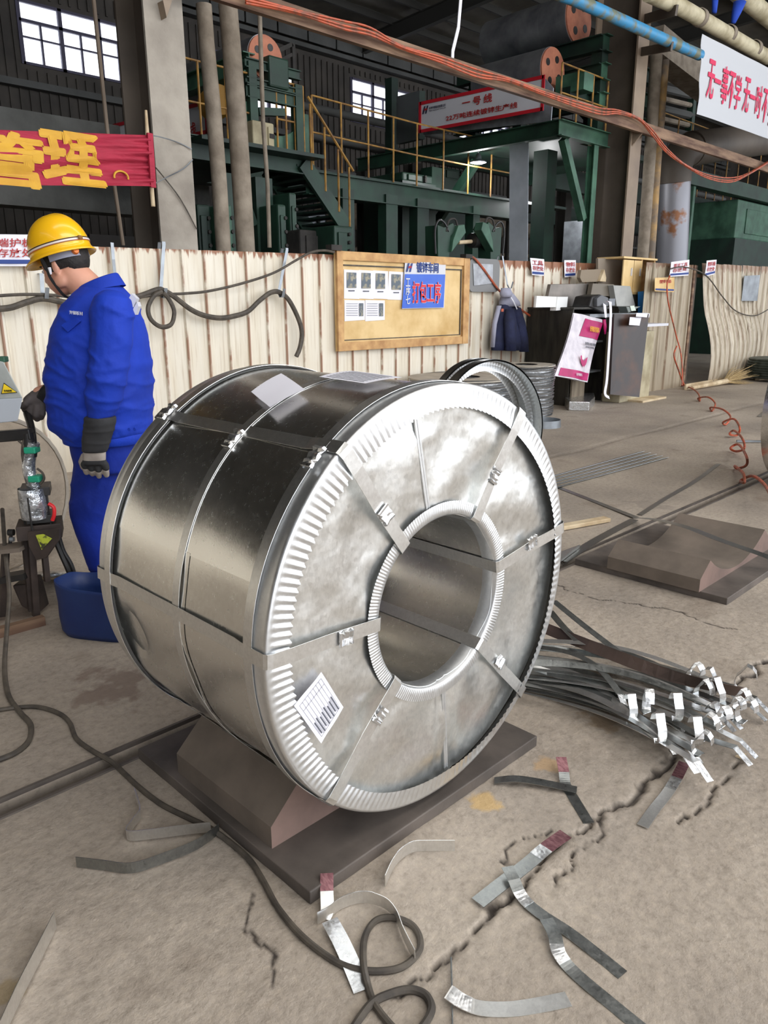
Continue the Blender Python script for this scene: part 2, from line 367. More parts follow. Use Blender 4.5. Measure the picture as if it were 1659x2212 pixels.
for a, b2_ in zip(px0[:-1], px0[1:]): obj('panel', panel(a, b2_, 2.12), M['fence_dark'], fence2)
obj('post', MB().box((13.76, 6.06, 1.06), (.07, .05, 2.12)), M['rust'], fence2)
obj('post', MB().box((13.88, 6.1, 1.06), (.13, .05, 2.12)), M['steel_col'], fence2)
fence3 = thing('partition_fence', 'pale buckled panel fence with dark gaps at the far right', 'fence', (15.5, 6.0, 0))
for (a, b_, n_, ln, bk) in ((13.98, 14.86, 4, .26, .10), (14.93, 15.75, 4, .20, .14), (15.86, 16.75, 4, .06, .16), (16.85, 17.6, 3, 0, .02), (17.62, 19.2, 6, 0, 0)):
    for k in range(n_):
        w = (b_-a)/n_; obj('panel', panel((a+w*k, 6.02), (a+w*(k+1), 6.02), 2.16+.01*(a-14), ln, bk, 12), M['fence_pale'], fence3)
obj('back_rail', MB().box((16.5, 6.12, 1.95), (6, .05, .06)), M['rust'], fence3)
obj('kick_board', MB().bar(gZ(1480, 836, .05), gZ(1585, 818, .05), .03, .1), M['wood'], fence3)
# ================================================================== columns
c1 = thing('steel_column', 'plastered grey H-section column behind the fence, hung with the red banner', 'column', (3.98, 7.3, 0))
x0, x1 = 3.985, 4.39
obj('front_flange', MB().b2((x0, 7.10, 0), (x1, 7.13, 11)), M['concrete_col'], c1)
obj('web', MB().b2((4.17, 7.13, 0), (4.2, 7.62, 11)), M['steel_col'], c1)
obj('rear_flange', MB().b2((x0, 7.62, 0), (x1, 7.65, 11)), M['steel_col'], c1)
c2 = thing('steel_column', 'tall brown H-section column rising behind the metal locker', 'column', (12.9, 7.4, 0))
x0, x1 = 13.08, 13.46
obj('front_flange', MB().b2((x0, 7.10, 0), (x1, 7.13, 11)), M['steel_light'], c2)
obj('web', MB().b2((13.25, 7.13, 0), (13.28, 7.9, 11)), M['steel_col'], c2)
obj('rear_flange', MB().b2((x0, 7.9, 0), (x1, 7.93, 11)), M['steel_light'], c2)
obj('bracket', MB().bar(gY(1386, 112, 7.1), gY(1452, 100, 6.42), .04, .13), M['steel_col'], c2)
obj('bracket', MB().bar(gY(1393, 42, 7.1), gY(1462, 22, 6.35), .04, .15), M['steel_col'], c2)
obj('gusset', MB().prism([(13.12, 7.1, 4.1), (13.12, 7.1, 4.3), (13.12, 6.9, 4.3)], (0, 0, 0), (.03, 0, 0)), M['steel_light'], c2)
# ================================================================== hall shell
M['hall'] = mk('dark_corrugated_wall', (74, 68, 62), .8, 0, (56, 52, 48), 1.2)
M['hall_band'] = mk('dark_wall_band', (84, 84, 82), .7, 0, (66, 66, 64), .8)
M['roof'] = mk('sooty_roof_sheet', (108, 102, 92), .8, 0, (78, 74, 66), .7)
M['purlin'] = mk('dark_roof_steel', (50, 48, 44), .8)
YW = 24.
WIN = [(9.62, 13.1, 8.0, 9.62), (15.75, 19.3, 8.0, 9.62), (22.1, 25.6, 8.33, 9.9), (28.6, 32.2, 8.3, 9.9)]
LOW = [(22.3, 23.9, 5.35, 5.95), (24.3, 26.1, 5.2, 5.85), (28.2, 30.6, 5.3, 5.85), (34.4, 37.6, 5.3, 5.95), (13.3, 15, 5.2, 5.95), (43, 45.4, 5.2, 5.9)]
def zroof(y): return 12.6-.055*(y-0) if y > 0 else 12.6+.055*y*0
wl = MB()
xcuts = sorted(set([-14., 60.]+[v for w in WIN+LOW for v in w[:2]]))
for a, b_ in zip(xcuts[:-1], xcuts[1:]):
    zs = [0, 13.]
    for w in WIN+LOW:
        if w[0] <= a+1e-6 and w[1] >= b_-1e-6: zs += [w[2], w[3]]
    zs = sorted(zs)
    for i in range(0, len(zs), 2): wl.b2((a, YW, zs[i]), (b_, YW+.12, zs[i+1]))
wallb = struct('wall_back', wl, M['hall'])
rb = MB()
for i in range(230):
    x = -6+i*.28
    zs = [0, 10.2]
    for w in WIN+LOW:
        if w[0]-.1 < x < w[1]+.1: zs += [w[2]-.12, w[3]+.12]
    zs = sorted(zs)
    for k in range(0, len(zs), 2): rb.b2((x, YW-.05, zs[k]), (x+.06, YW, zs[k+1]))
stuff(obj('corrugation', rb, M['hall'], wallb))
gt = MB()
for z, h, dd in ((7.35, .18, .25), (4.6, .12, .12), (10.35, .14, .3), (6.3, .16, .12)): gt.b2((-12, YW-.05-dd, z), (58, YW-.05, z+h))
obj('girt', gt, M['hall_band'], wallb)
bd = MB()
for i in range(50): bd.b2((-10+i*1.35, YW-.42, 10.55), (-10+i*1.35+1.28, YW-.36, 11.35))
stuff(obj('band_panel', bd, M['hall_band'], wallb))
struct('wall_left', MB().b2((-14.1, -14, 0), (-14, 24, 12)), M['hall'])
struct('wall_right', MB().b2((60, -14, 0), (60.1, 24, 12)), M['hall'])
# sheet-metal duct / lower band seen left under the banner
struct('trim_3', MB().b2((-4, 14, 3.1), (9.0, 14.5, 4.6)), mk('grey_dusty_duct', (104, 104, 100), .7, 0, (82, 82, 78), 2, bump=.4, bsc=5, bd=.05))
M['pane'] = mk('hazy_window_glass', (238, 240, 255), .3, alpha=.25)
M['wframe'] = mk('grey_window_frame', (70, 66, 86), .6)
for k, w in enumerate(WIN+LOW):
    big = w[3]-w[2] > 1; x0, x1, z0, z1 = w; fr = MB(); T = .07 if big else .04
    fr.b2((x0, YW-.04, z0), (x1, YW+.06, z0+T)); fr.b2((x0, YW-.04, z1-T), (x1, YW+.06, z1))
    nb = 3 if big else 4
    for i in range(nb+1):
        x = x0+(x1-x0)*i/nb; fr.b2((x-T/2-.02, YW-.04, z0), (x+T/2+.02, YW+.06, z1))
        if big and i < nb: xm = x+(x1-x0)/nb/2; fr.b2((xm-.025, YW-.03, z0), (xm+.025, YW+.05, z0+(z1-z0)*.66))
    if big: fr.b2((x0, YW-.04, z0+(z1-z0)*.66), (x1, YW+.06, z0+(z1-z0)*.66+.08)); fr.b2((x0, YW-.03, z0+(z1-z0)*.42), (x1, YW+.05, z0+(z1-z0)*.42+.04))
    else: fr.b2((x0, YW-.03, (z0+z1)/2-.015), (x1, YW+.05, (z0+z1)/2+.015))
    wo = struct('window_%d' % (k+1), fr, M['wframe'])
    for i in range(nb): a = x0+(x1-x0)*i/nb+.04; b_ = x0+(x1-x0)*(i+1)/nb-.04; obj('pane', MB().b2((a, YW+.0, z0+T), (b_, YW+.01, z1-T)), M['pane'], wo)
# roof: sheets on purlins, rafters across
rf = MB(); N = 60
ysr = np.linspace(-12, 24.1, N)
rr = struct('ceiling', MB().grid([[(x, y, zroof(y)+.15) for y in ysr] for x in (-14.1, 60.1)]), M['roof'])
pr_ = MB()
for i in range(24):
    y = -11+i*1.5; pr_.bar((-14, y, zroof(y)), (60, y, zroof(y)), .08, .22)
obj('purlins', pr_, M['purlin'], rr)
for x in (4.2, 13.3, 22.4, 31.5, 40.6, 49.7):
    r_ = MB(); pts = [(x, y, zroof(y)-.35) for y in (-12, 0, 24)]
    r_.ibeam(pts[0], pts[1], .22, .55, .03); r_.ibeam(pts[1], pts[2], .22, .55, .03); obj('rafter', r_, M['purlin'], rr)

# ================================================================== the big coil
CC = Vector((1.518, 1.30, CH-.819)); R0 = .605; LC = .8375; RB = .254
def cp(a, r, y): a = math.radians(a); return Vector((CC.x+r*math.cos(a), CC.y+y, CC.z+r*math.sin(a)))
coil = thing('steel_coil', 'large galvanised steel coil strapped with metal bands, bore facing the camera', 'steel coil', (CC.x, CC.y+LC/2, CC.z-.614))
rnd = random.Random(3)
def side_r(a, y):                 # the wrapping sheet is not perfectly round
    return R0+.0025*math.sin(math.radians(a*3+40))*math.sin(y*5)+.0015*math.sin(math.radians(a*7)+y*11)
NA = 180
def sheet(a0, a1, y0, y1, dr=0, name='wrap_sheet', gap=None):
    n = int((a1-a0)/2); G = []
    for i in range(n+1):
        a = a0+(a1-a0)*i/n; row = []
        for j in range(13):
            y = y0+(y1-y0)*j/12; r = side_r(a, y)+dr
            if gap: r += gap(a, y)
            row.append(cp(a, r, y))
        G.append(row)
    return obj(name, MB().grid(G).grid([[cp(a0+(a1-a0)*i/n, R0-.01, y0+(y1-y0)*j/12) for j in (12, 0)] for i in range(n+1)]), M['galv'], coil, smooth=True)
def bulge(a, y): # left lower sheet stands off behind the low strap
    return .022*math.exp(-((a-192)/9)**2)*math.exp(-((y-.70)/.06)**2)*-1+.003*math.sin(a*.25)
sheet(-150, 38, .02, LC-.02)
sheet(36, 161.6, .02, .40, .0025); sheet(36, 161.9, .385, LC-.02, .0035)
sheet(161, 212, .02, .37, 0, gap=bulge); sheet(161, 212, .36, LC-.02, .0015, gap=bulge)
# bore
bore = obj('bore_lining', MB().lathe([(RB, .0), (RB, .3), (RB, .6), (RB, LC)], CC, (0, 1, 0), 96), M['galv'], coil, smooth=True)
# end plates: two half rings each with a pressed seam
def endplate(y, s, nm):
    for h, (a0, a1) in enumerate(((-86, 101.5), (101.5, 274))):
        n = 90; G = []
        for i in range(n+1):
            a = a0+(a1-a0)*i/n; row = []
            for j in range(15):
                r = .25+(.585-.25)*j/14
                dz = .004+.006*math.sin(math.radians(a*4+h*70))*math.sin((r-.25)*12)+.004*math.sin(math.radians(a*9)+r*21)
                if r > .5: dz *= .3
                e = min(abs(i), abs(n-i)); dz += -.004 if e == 2 else 0
                row.append(cp(a, r, y+s*(.012-dz)))
            G.append(row if s > 0 else list(reversed(row)))
        m = MB().grid(G); obj(nm, m, M['galv_face'], coil, smooth=2)
    for a in (101.5, -86):
        sm_ = MB()
        for da, r0_, r1_ in ((-.9, .29, .56), (.9, .29, .56)):
            sm_.bar(cp(a+da, r0_, y+s*.004), cp(a+da*.55, r1_, y+s*.004), .006, .004, up=(0, 1, 0))
        sm_.bar(cp(a, .292, y+s*.005), cp(a, .558, y+s*.005), .014, .004, up=(0, 1, 0)); obj('plate_seam', sm_, M['guard'], coil)
endplate(0, 1, 'end_plate'); endplate(LC, -1, 'end_plate')
# crimped outer edge guards
def guard(y, s):
    nC = 172; per = 6; n = nC*per; prof = []
    G = []
    for i in range(n):
        a = 360*i/n; ph = 2*pi*i/per; w = .5+.5*math.cos(ph); row = []
        # lift of the free edge away from the plate, on the right-hand side
        lift = .012+.020*max(0, math.cos(math.radians(a+25)))**2
        rin = .548+.004*math.sin(math.radians(a*5))+.018*max(0, math.cos(math.radians(a+55)))**2-(.004*w)
        row.append(cp(a, .6125, y+s*.085)); row.append(cp(a, .6125, y+s*.060)); row.append(cp(a, .6175, y+s*.053)); row.append(cp(a, .6125, y+s*.046))
        row.append(cp(a, .6135, y+s*.010)); row.append(cp(a, .614, y+s*.002)); row.append(cp(a, .611, y-s*.004)); row.append(cp(a, .604, y-s*.005))
        for q in (.15, .4, .7, 1.):
            r = .604+(rin-.604)*q; k = min(1, q*1.6)
            row.append(cp(a, r, y-s*(.004+k*.0060*w+lift*.35*q*q)))
        G.append(row if s < 0 else list(reversed(row)))
    obj('edge_guard', MB().grid(G, cu=True), M['guard'], coil, smooth=2)
guard(0, 1); guard(LC, -1)
def inguard(y, s):
    nC = 200; per = 4; n = nC*per; G = []
    for i in range(n):
        a = 360*i/n; w = .5+.5*math.cos(2*pi*i/per)
        G.append([cp(a, .292, y-s*(.002+.002*w)), cp(a, .272, y-s*(.004+.0022*w)), cp(a, .258, y-s*.005), cp(a, .2525, y-s*.001), cp(a, .2515, y+s*.05)])
    obj('bore_guard', MB().grid(G, cu=True), M['guard'], coil, smooth=2)
inguard(0, 1); inguard(LC, -1)
# through straps: face - side - back - bore
def eye_strap(a, w=.037, tw=0):
    ar = math.radians(a); sd = Vector((-math.sin(ar), 0, math.cos(ar))); pts = []
    for r, y in ((.2485, .0), (.2485, -.006), (.256, -.012), (.30, -.0125), (.42, -.011), (.545, -.016), (.60, -.0155), (.613, -.011), (.6185, -.002), (.6185, .05), (.6165, .09), (.6125, .12), (.6115, .40), (.6125, .71), (.6165, .75), (.6185, .79), (.6185, .839), (.613, .848), (.60, .8525), (.42, .849), (.256, .849), (.2485, .843), (.2485, .8), (.2485, .04), (.2485, 0)):
        k = (r-.25)/.36*tw; pts.append(cp(a+k, r, y))
    return obj('strap', MB().ribbon(pts, w, sd, .0013), M['strap'], coil)
for a, tw in ((128.5, -1.5), (58.5, -2), (9.8, -.8), (-47.4, .4), (-137.6, 1.6), (176.5, .3)): eye_strap(a, tw=tw)
# hoop straps round the side
def hoop(y, r, w=.034, mat='strap'):
    P = [cp(a, r+(side_r(a, y)-R0), y) for a in range(0, 360, 3)]
    G = []
    for a in range(0, 360, 3):
        q = side_r(a, y)-R0; G.append([cp(a, r+q, y-w/2), cp(a, r+q, y+w/2), cp(a, r+q-.0015, y+w/2), cp(a, r+q-.0015, y-w/2)])
    return obj('hoop_strap', MB().grid(G, cu=True, cv=True), M[mat], coil, smooth=True)
hoop(.398, .6105, .032); hoop(.060, .6195); hoop(LC-.062, .6195)
# crimp seals
def seal(c, u, v, n, L=.05, Wd=.042, t=.006):
    u, v, n = Vector(u).normalized(), Vector(v).normalized(), Vector(n).normalized(); c = Vector(c)
    m = MB(); G = []
    for i in range(9):
        q = i/8-.5; nick = .78 if i in (2, 6) else 1; tt = t*(1+.5*math.sin(i*2.3))
        G.append([c+u*q*L-v*Wd/2*nick, c+u*q*L-v*Wd*.42*nick+n*tt, c+u*q*L+n*tt*.6, c+u*q*L+v*Wd*.42*nick+n*tt, c+u*q*L+v*Wd/2*nick])
    m.grid(G); m.box(c+u*L*.45+n*t*.8, (L*.12, Wd*.9, t*.7), M=Matrix((u, v, n)).transposed())
    return obj('strap_seal', m, M['clasp'], coil)
for a, r in ((127.6, .388), (58.3, .394), (11.5, .425), (-45.8, .385), (-137.0, .358), (177.2, .378)):
    ar = math.radians(a); seal(cp(a, r, -.0135), (math.cos(ar), 0, math.sin(ar)), (-math.sin(ar), 0, math.cos(ar)), (0, -1, 0), .046, .042, .007)
for a, y, r in ((126.5, .79, .6205), (130.2, .402, .612), (131.0, .052, .6205)):
    ar = math.radians(a); seal(cp(a, r, y), (-math.sin(ar), 0, math.cos(ar)), (0, 1, 0), (math.cos(ar), 0, math.sin(ar)), .062, .040, .008)
# papers stuck on the coil (each a sheet of its own)
def paper_patch(name, corners, label, n=6, lift=lambda i, j: 0, mat=None, lines=None):
    (a, b, c, d) = corners; G = []
    f = lambda s, t: [(a[k]*(1-s)+b[k]*s)*(1-t)+(d[k]*(1-s)+c[k]*s)*t for k in range(3)]
    return [[f(i/n, j/n) for j in range(n+1)] for i in range(n+1)]
def curved(corners, lift): # corners as (angle, radius-offset, y)
    G = paper_patch('', corners, ''); n = 6
    return [[cp(q[0], .6215+lift(i/n, j/n), q[2]) for j, q in enumerate(r)] for i, r in enumerate(G)]
G = curved([(113.8, 0, .515), (101.1, 0, .544), (109.5, 0, .325), (119.7, 0, .345)], lambda s, t: .004+.014*max(0, t-.5)*(1-s))
pp = tag(obj('paper_sheet', MB().grid(G).grid([[p+Vector((0, 0, .0008)) for p in reversed(r)] for r in G]), M['paper'], smooth=True), 'blank white paper lying tilted on the upper left flank of the large coil', 'paper')
G = curved([(99.8, 0, .386), (87.7, 0, .389), (92.0, 0, .133), (101.3, 0, .175)], lambda s, t: .001)
p2 = thing('paper_sheet', 'printed white paper lying flat on the very top of the large coil', 'paper', cp(95, .62, .27))
obj('sheet', MB().grid(G), M['paper'], p2, smooth=True)
G2 = []
ln = MB()
for k in range(9):
    i = .1+.095*k
    A, B, C_, D = [(99.8, .386), (87.7, .389), (92.0, .133), (101.3, .175)]
    f = lambda s, t: ((A[0]*(1-s)+B[0]*s)*(1-t)+(D[0]*(1-s)+C_[0]*s)*t, (A[1]*(1-s)+B[1]*s)*(1-t)+(D[1]*(1-s)+C_[1]*s)*t)
    ln.ribbon([cp(f(i, t_)[0], .6232, f(i, t_)[1]) for t_ in (.1, .5, .9)], .0025, Vector((1, 0, 0)), .0003)
obj('printed_lines', ln, M['ink'], p2)
A = [cp(-174.6, .462, -.013), cp(-154.8, .428, -.013), cp(-154.8, .523, -.013), cp(-169.6, .555, -.013)]
A = [cp(a_, r_, -.016) for a_, r_ in ((-174.6, .462), (-156.8, .425), (-153.0, .523), (-169.6, .555))]
p3 = thing('paper_sheet', 'printed paper table stuck on the lower left of the coil end', 'paper', A[3])
G = paper_patch('', [tuple(q) for q in A], '')
obj('sheet', MB().grid([[Vector(p)-Vector((0, .001*math.sin(i+j), 0)) for j, p in enumerate(r)] for i, r in enumerate(G)]), M['paper'], p3, smooth=True)
ln = MB(); q = lambda s, t: (A[0]*(1-s)+A[1]*s)*(1-t)+(A[3]*(1-s)+A[2]*s)*t+Vector((0, -.0022, 0))
for k in range(9): ln.ribbon([q(.08, .1+k*.1), q(.9, .1+k*.1)], .0008, Vector((0, 0, 1)), .0002)
for k in range(8): ln.ribbon([q(.55+.03*(k % 3), .14+k*.1), q(.9-.04*(k % 2), .14+k*.1)], .0035, Vector((0, 0, 1)), .0002)
for s_ in (.08, .22, .9): ln.ribbon([q(s_, .1), q(s_, .9)], .0008, Vector((1, 0, 0)), .0002)
obj('printed_lines', ln, M['ink'], p3)
# ------------------------------------------------------------------ saddles
def saddle(name, label, x0, x1, y0, y1, cx, cut, zc, rr, T=.04, bx=(.06, .06), by=(.2, .1), h=.2):
    t = thing(name, label, 'coil cradle', ((x0+x1)/2, (y0+y1)/2, 0))
    obj('base_plate', MB().b2((x0, y0, .0), (x1, y1, T)), M['plate'], t, bev=.003)
    xa, xb = cx-cut, cx+cut; n = 24; P = []
    # cradle block: outer faces slope inwards, hollowed to the coil's curve
    sl = .09
    top = []; zl = h
    xin = math.sqrt(max(0, rr*rr-(zc-zl)**2))
    top.append((xa-0, T)); top.append((xa, T+.07)); top.append((cx-xin, zl))
    for i in range(n+1):
        x = cx-xin+2*xin*i/n; z = max(T+.008, zc-math.sqrt(rr*rr-(x-cx)**2)); top.append((x, z))
    top.append((cx+xin, zl)); top.append((xb, T+.07)); top.append((xb, T))
    G = [[(x, y0+by[0], z) for x, z in top], [(x, y1-by[1], z) for x, z in top]]
    m = MB(); m.grid(G)
    o = obj('cradle_block', m, M['saddle'], t)
    for y, fl in ((y0+by[0], 0), (y1-by[1], 1)):
        e = MB()
        for a, b in zip(top[:-1], top[1:]):
            vs = [(a[0], y, T), (b[0], y, T), (b[0], y, b[1]), (a[0], y, a[1])]
            e.add(vs if not fl else vs[::-1], [(0, 1, 2, 3)])
        obj('end_face', e, M['saddle_pink'], t)
    return t
s1 = saddle('coil_saddle', 'dark steel cradle on a base plate carrying the large coil', 1.0, 2.03, 1.285, 2.21, 1.518, .49, CC.z, .623, .04, by=(.2, .22), h=.205)
s2 = saddle('coil_saddle', 'empty steel cradle on a base plate right of the large coil', 3.79, 4.83, 1.32, 2.21, 4.27, .50, CC.z+.03, .66, .04, by=(.14, .22), h=.19)

# ================================================================== lettering
FONT = None
def text_mesh(s, size=1.0, bold=0.0, ext=.001):
    cu = bpy.data.curves.new('t', 'FONT'); cu.body = s; cu.size = size; cu.extrude = ext; cu.offset = bold*size; cu.resolution_u = 2
    cu.align_x = 'CENTER'; cu.align_y = 'CENTER'
    o = bpy.data.objects.new('t', cu); C.objects.link(o)
    dg = bpy.context.evaluated_depsgraph_get(); me = bpy.data.meshes.new_from_object(o.evaluated_get(dg))
    vs = [v.co.copy() for v in me.vertices]; fs = [tuple(p.vertices) for p in me.polygons]
    bpy.data.objects.remove(o); bpy.data.curves.remove(cu); bpy.data.meshes.remove(me); return vs, fs
def lettering(name, s, parent, mat, o, ux, uy, w, h, bold=.012, label=None, warp=None, off=.003):
    """lay text in the rectangle centred on o, spanning w along ux and h along uy"""
    vs, fs = text_mesh(s, 1, min(bold, .01))
    if not vs: return None
    if bold > .012:                # heavier strokes: the outline repeated a little to each side
        e = bold*.42; V0, F0 = list(vs), list(fs)
        for k, (ax_, ay_) in enumerate(((-e, 0), (e, 0), (0, e), (0, -e), (-e*.7, -e*.7), (e*.7, e*.7))):
            n0 = len(vs); vs += [v+Vector((ax_, ay_, -.0003*(k+1))) for v in V0]; fs += [tuple(i+n0 for i in f) for f in F0]
    xs_ = [v.x for v in vs]; ys_ = [v.y for v in vs]
    sx = w/(max(xs_)-min(xs_)); sy = h/max(1e-6, max(ys_)-min(ys_)); mx = (max(xs_)+min(xs_))/2; my = (max(ys_)+min(ys_))/2
    ux, uy, o = Vector(ux).normalized(), Vector(uy).normalized(), Vector(o); nn = ux.cross(uy)
    P = []
    for v in vs:
        a, b = (v.x-mx)*sx, (v.y-my)*sy; p = o+ux*a+uy*b+nn*(off+v.z)
        if warp: p = p+warp(a, b)
        P.append(p)
    return obj(name, MB().add(P, fs), mat, parent, label=label)
def sheetq(name, label, cat, pts, mat, th=.002, n=6, wav=.004, group=None, part='sheet', bumpv=1):
    """slightly wavy sheet through four corners (tl, tr, br, bl)"""
    a, b, c, d = [Vector(p) for p in pts]; nn = (b-a).cross(d-a).normalized()
    if nn.dot(H0) > 0: nn = -nn
    t = thing(name, label, cat, d, group); G = []
    for i in range(n+1):
        r = []
        for j in range(n+1):
            s_, q = i/n, j/n; p = (a*(1-s_)+b*s_)*(1-q)+(d*(1-s_)+c*s_)*q
            r.append(p+nn*(wav*(1+math.sin(s_*7+q*3+a.x*5))*.5))
        G.append(r)
    G2 = [[p-nn*th for p in reversed(r)] for r in G]
    obj(part, MB().grid(G).grid(G2), mat, t, smooth=True); return t, nn
XF = (1, 0, 0); ZU = (0, 0, 1)
YF = 6.89
# ---- notice board
x0, x1, z0, z1 = 6.03, 8.44, .95, 2.08
nb = thing('notice_board', 'large yellow plywood notice board hung on the cream fence', 'notice board', (7.2, 6.85, .95))
obj('backing_board', MB().b2((x0, 6.86, z0), (x1, 6.88, z1)), M['board'], nb)
for nm, a, b_ in (('top', (x0, 6.83, z1-.1), (x1, 6.86, z1)), ('bottom', (x0, 6.83, z0), (x1, 6.86, z0+.1)), ('l', (x0, 6.82, z0), (x0+.09, 6.86, z1)), ('r', (x1-.12, 6.82, z0), (x1, 6.86, z1))):
    obj('frame_rail', MB().b2(a, b_), M['board_frame'], nb, bev=.004)
obj('inner_bead', MB().b2((x0+.12, 6.845, z1-.16), (x1-.14, 6.86, z1-.145)).b2((x1-.16, 6.845, z0+.12), (x1-.145, 6.86, z1-.15)).b2((x0+.12, 6.85, z0+.12), (x1-.14, 6.86, z0+.13)), M['cable'], nb)
obj('clip', MB().b2((x0-.1, 6.8, z1), (x0+.06, 6.9, z1+.06)), M['dark'], nb); obj('clip', MB().b2((x1-.12, 6.8, z1), (x1+.02, 6.9, z1+.05)), M['dark'], nb)
YP = 6.855
def pq(pts, y): return [gY(a, b_, y) for a, b_ in pts]
M['photo'] = mk('dull_photograph', (150, 144, 124), .5, 0, (88, 98, 108), 14, (.45, .55))
for k, (l, r, t_, b_, wd) in enumerate(((743, 776, 582, 645, 'leftmost upper print, with a photo of green columns'), (775, 807, 583, 645, 'second upper print, with a photo of a curved part'), (806, 838, 584, 645, 'third upper print, with a photo of a ring'), (840, 872, 586, 647, 'tilted fourth upper print beside the blue poster'))):
    tt, nn = sheetq('photo_print', 'white '+wd+' on the notice board', 'photo print', pq([(l, t_), (r, t_+2), (r-(4 if k == 3 else 0), b_+1), (l-(3 if k == 3 else 0), b_)], YP), M['paper'], wav=.003, group='photo prints on the notice board')
    q = pq([(l+6, t_+6), (r-6, t_+7), (r-6, t_+40), (l+6, t_+40)], YP-.008)
    obj('photo', MB().add(q, [(0, 3, 2, 1)]), M['photo'], tt)
    c_ = Vector((q[0]+q[1])/2); cz = gY((l+r)/2, t_+46, YP-.008)
    obj('caption', MB().box(cz, (.1, .001, .012)), M['ink'], tt)
for k, (l, r) in enumerate(((744, 788), (789, 831))):
    tt, nn = sheetq('text_sheet', ('left' if k == 0 else 'right')+' text sheet in the lower row on the notice board', 'text sheet', pq([(l, 648), (r, 649), (r, 691), (l, 694)], YP), M['paper'], wav=.003)
    q = pq([(r-12, 655), (r-3, 655), (r-3, 683), (r-12, 683)], YP-.008); obj('photo', MB().add(q, [(0, 3, 2, 1)]), M['photo'], tt)
    m = MB()
    for i in range(6): m.bar(gY(l+4, 656+i*5, YP-.008), gY(r-15, 656+i*5, YP-.008), .004, .001, up=(0, 1, 0))
    obj('text_line', m, M['ink'], tt)['kind'] = 'stuff'
# ---- process poster
YP = 6.836
M['bluep'] = mk('blue_poster', (24, 84, 196), .35, 0, (40, 96, 200), 3)
M['bluetext'] = mk('dark_blue_lettering', (30, 60, 130), .6)
po, nn = sheetq('process_poster', 'blue and white poster taped on the notice board', 'poster', pq([(875, 566), (963, 567), (959, 665), (868, 667)], YP-.003), M['white'], wav=.004)
q = pq([(875, 592), (962, 593), (958, 664), (868, 666)], YP-.009); obj('blue_field', MB().add(q, [(0, 3, 2, 1)]), M['bluep'], po)
cc = gY(924, 578, YP-.012); lettering('lettering', '镀锌车间', po, M['bluetext'], cc, XF, ZU, .42, .13, .02)
cc = gY(922, 632, YP-.012); lettering('lettering_outline', '打包工序', po, M['white'], cc, XF, ZU, .56, .28, .05)
cc = gY(922, 632, YP-.015); lettering('lettering', '打包工序', po, mk('red_poster_text', (214, 34, 48), .5), cc, XF, ZU, .55, .27, .015)
for ch, yy in (('工', 610), ('序', 629), ('七', 648)):
    lettering('lettering', ch, po, M['white'], gY(881, yy, YP-.012), XF, ZU, .085, .10, .02)
cc = gY(885, 578, YP-.012)
def logo(parent, o, ux, uy, s, mats):
    ux, uy, o = Vector(ux), Vector(uy), Vector(o); nn = ux.cross(uy); m = MB(); m2 = MB()
    def par(mm, x): mm.add([o+ux*(x+a)*s+uy*b_*s+nn*.003 for a, b_ in ((-.32, -.4), (-.1, -.4), (.18, .4), (-.04, .4))], [(0, 1, 2, 3)])
    par(m, -.2); par(m, .25); m2.add([o+ux*(a)*s+uy*b_*s+nn*.004 for a, b_ in ((-.25, -.05), (.2, -.05), (.3, .14), (-.15, .14))], [(0, 1, 2, 3)])
    obj('logo_bars', m, mats[0], parent); obj('logo_stroke', m2, mats[1], parent)
logo(po, cc, XF, ZU, .13, (M['bluetext'], M['redtext']))
# ---- grey oval-cornered plate
gp = thing('grey_plate', 'grey rounded plate hung on the fence right of the notice board', 'plate', (8.8, 6.87, 1.5))
cn = [gY(*q, 6.87) for q in ((1012, 557), (1078, 560), (1076, 631), (1011, 631))]
lx, rx, tz, bz = cn[0].x, cn[1].x, cn[0].z, cn[2].z
def rrect(x0, x1, z0, z1, r, y, n=5):
    out = []
    for cx_, cz_, a0 in ((x1-r, z1-r, 0), (x0+r, z1-r, 90), (x0+r, z0+r, 180), (x1-r, z0+r, 270)):
        for i in range(n+1): a = math.radians(a0+90*i/n); out.append((cx_+r*math.cos(a), y, cz_+r*math.sin(a)))
    return out
obj('plate', MB().prism(rrect(lx, rx, bz, tz, .09, 6.85), (0, 0, 0), (0, .03, 0)), mk('grey_plastic', (122, 122, 122), .6), gp)
q = [gY(*p_, 6.84) for p_ in ((1022, 569), (1065, 571), (1064, 612), (1024, 617))]
obj('torn_paper', MB().add(q, [(0, 3, 2, 1)]), mk('torn_paper', (184, 188, 194), .7, 0, (150, 152, 158), 9), gp)
# ---- navy jacket
def cloth(name, G, mat, parent, off=.01):
    nn = -H0*off; return obj(name, MB().grid(G).grid([[p-nn for p in reversed(r)] for r in G]), mat, parent, smooth=2)
M['navy'] = mk('navy_cloth', (30, 36, 70), .85, 0, (22, 26, 52), 6, bump=.5, bsc=12, bd=.03)
M['greycloth'] = mk('grey_cloth', (150, 150, 166), .85, bump=.4, bsc=12, bd=.03)
def ringloft(rows, n=20):   # rows: (centre, half-width vector, half-depth vector)
    return [[c+a*math.cos(2*pi*k/n)+b_*math.sin(2*pi*k/n)*(1+.14*math.sin(6*pi*k/n+i)) for k in range(n)] for i, (c, a, b_) in enumerate(rows)]
jk = thing('work_jacket', 'navy work jacket with grey shoulders hanging on the fence hook', 'jacket', gY(1100, 755, 6.75))
Yj = 6.76
def jrow(l, r, y, dp, yy=Yj):
    A_, B_ = gY(l, y, yy), gY(r, y, yy); return ((A_+B_)/2, (B_-A_)/2, Vector((0, -dp, 0)))
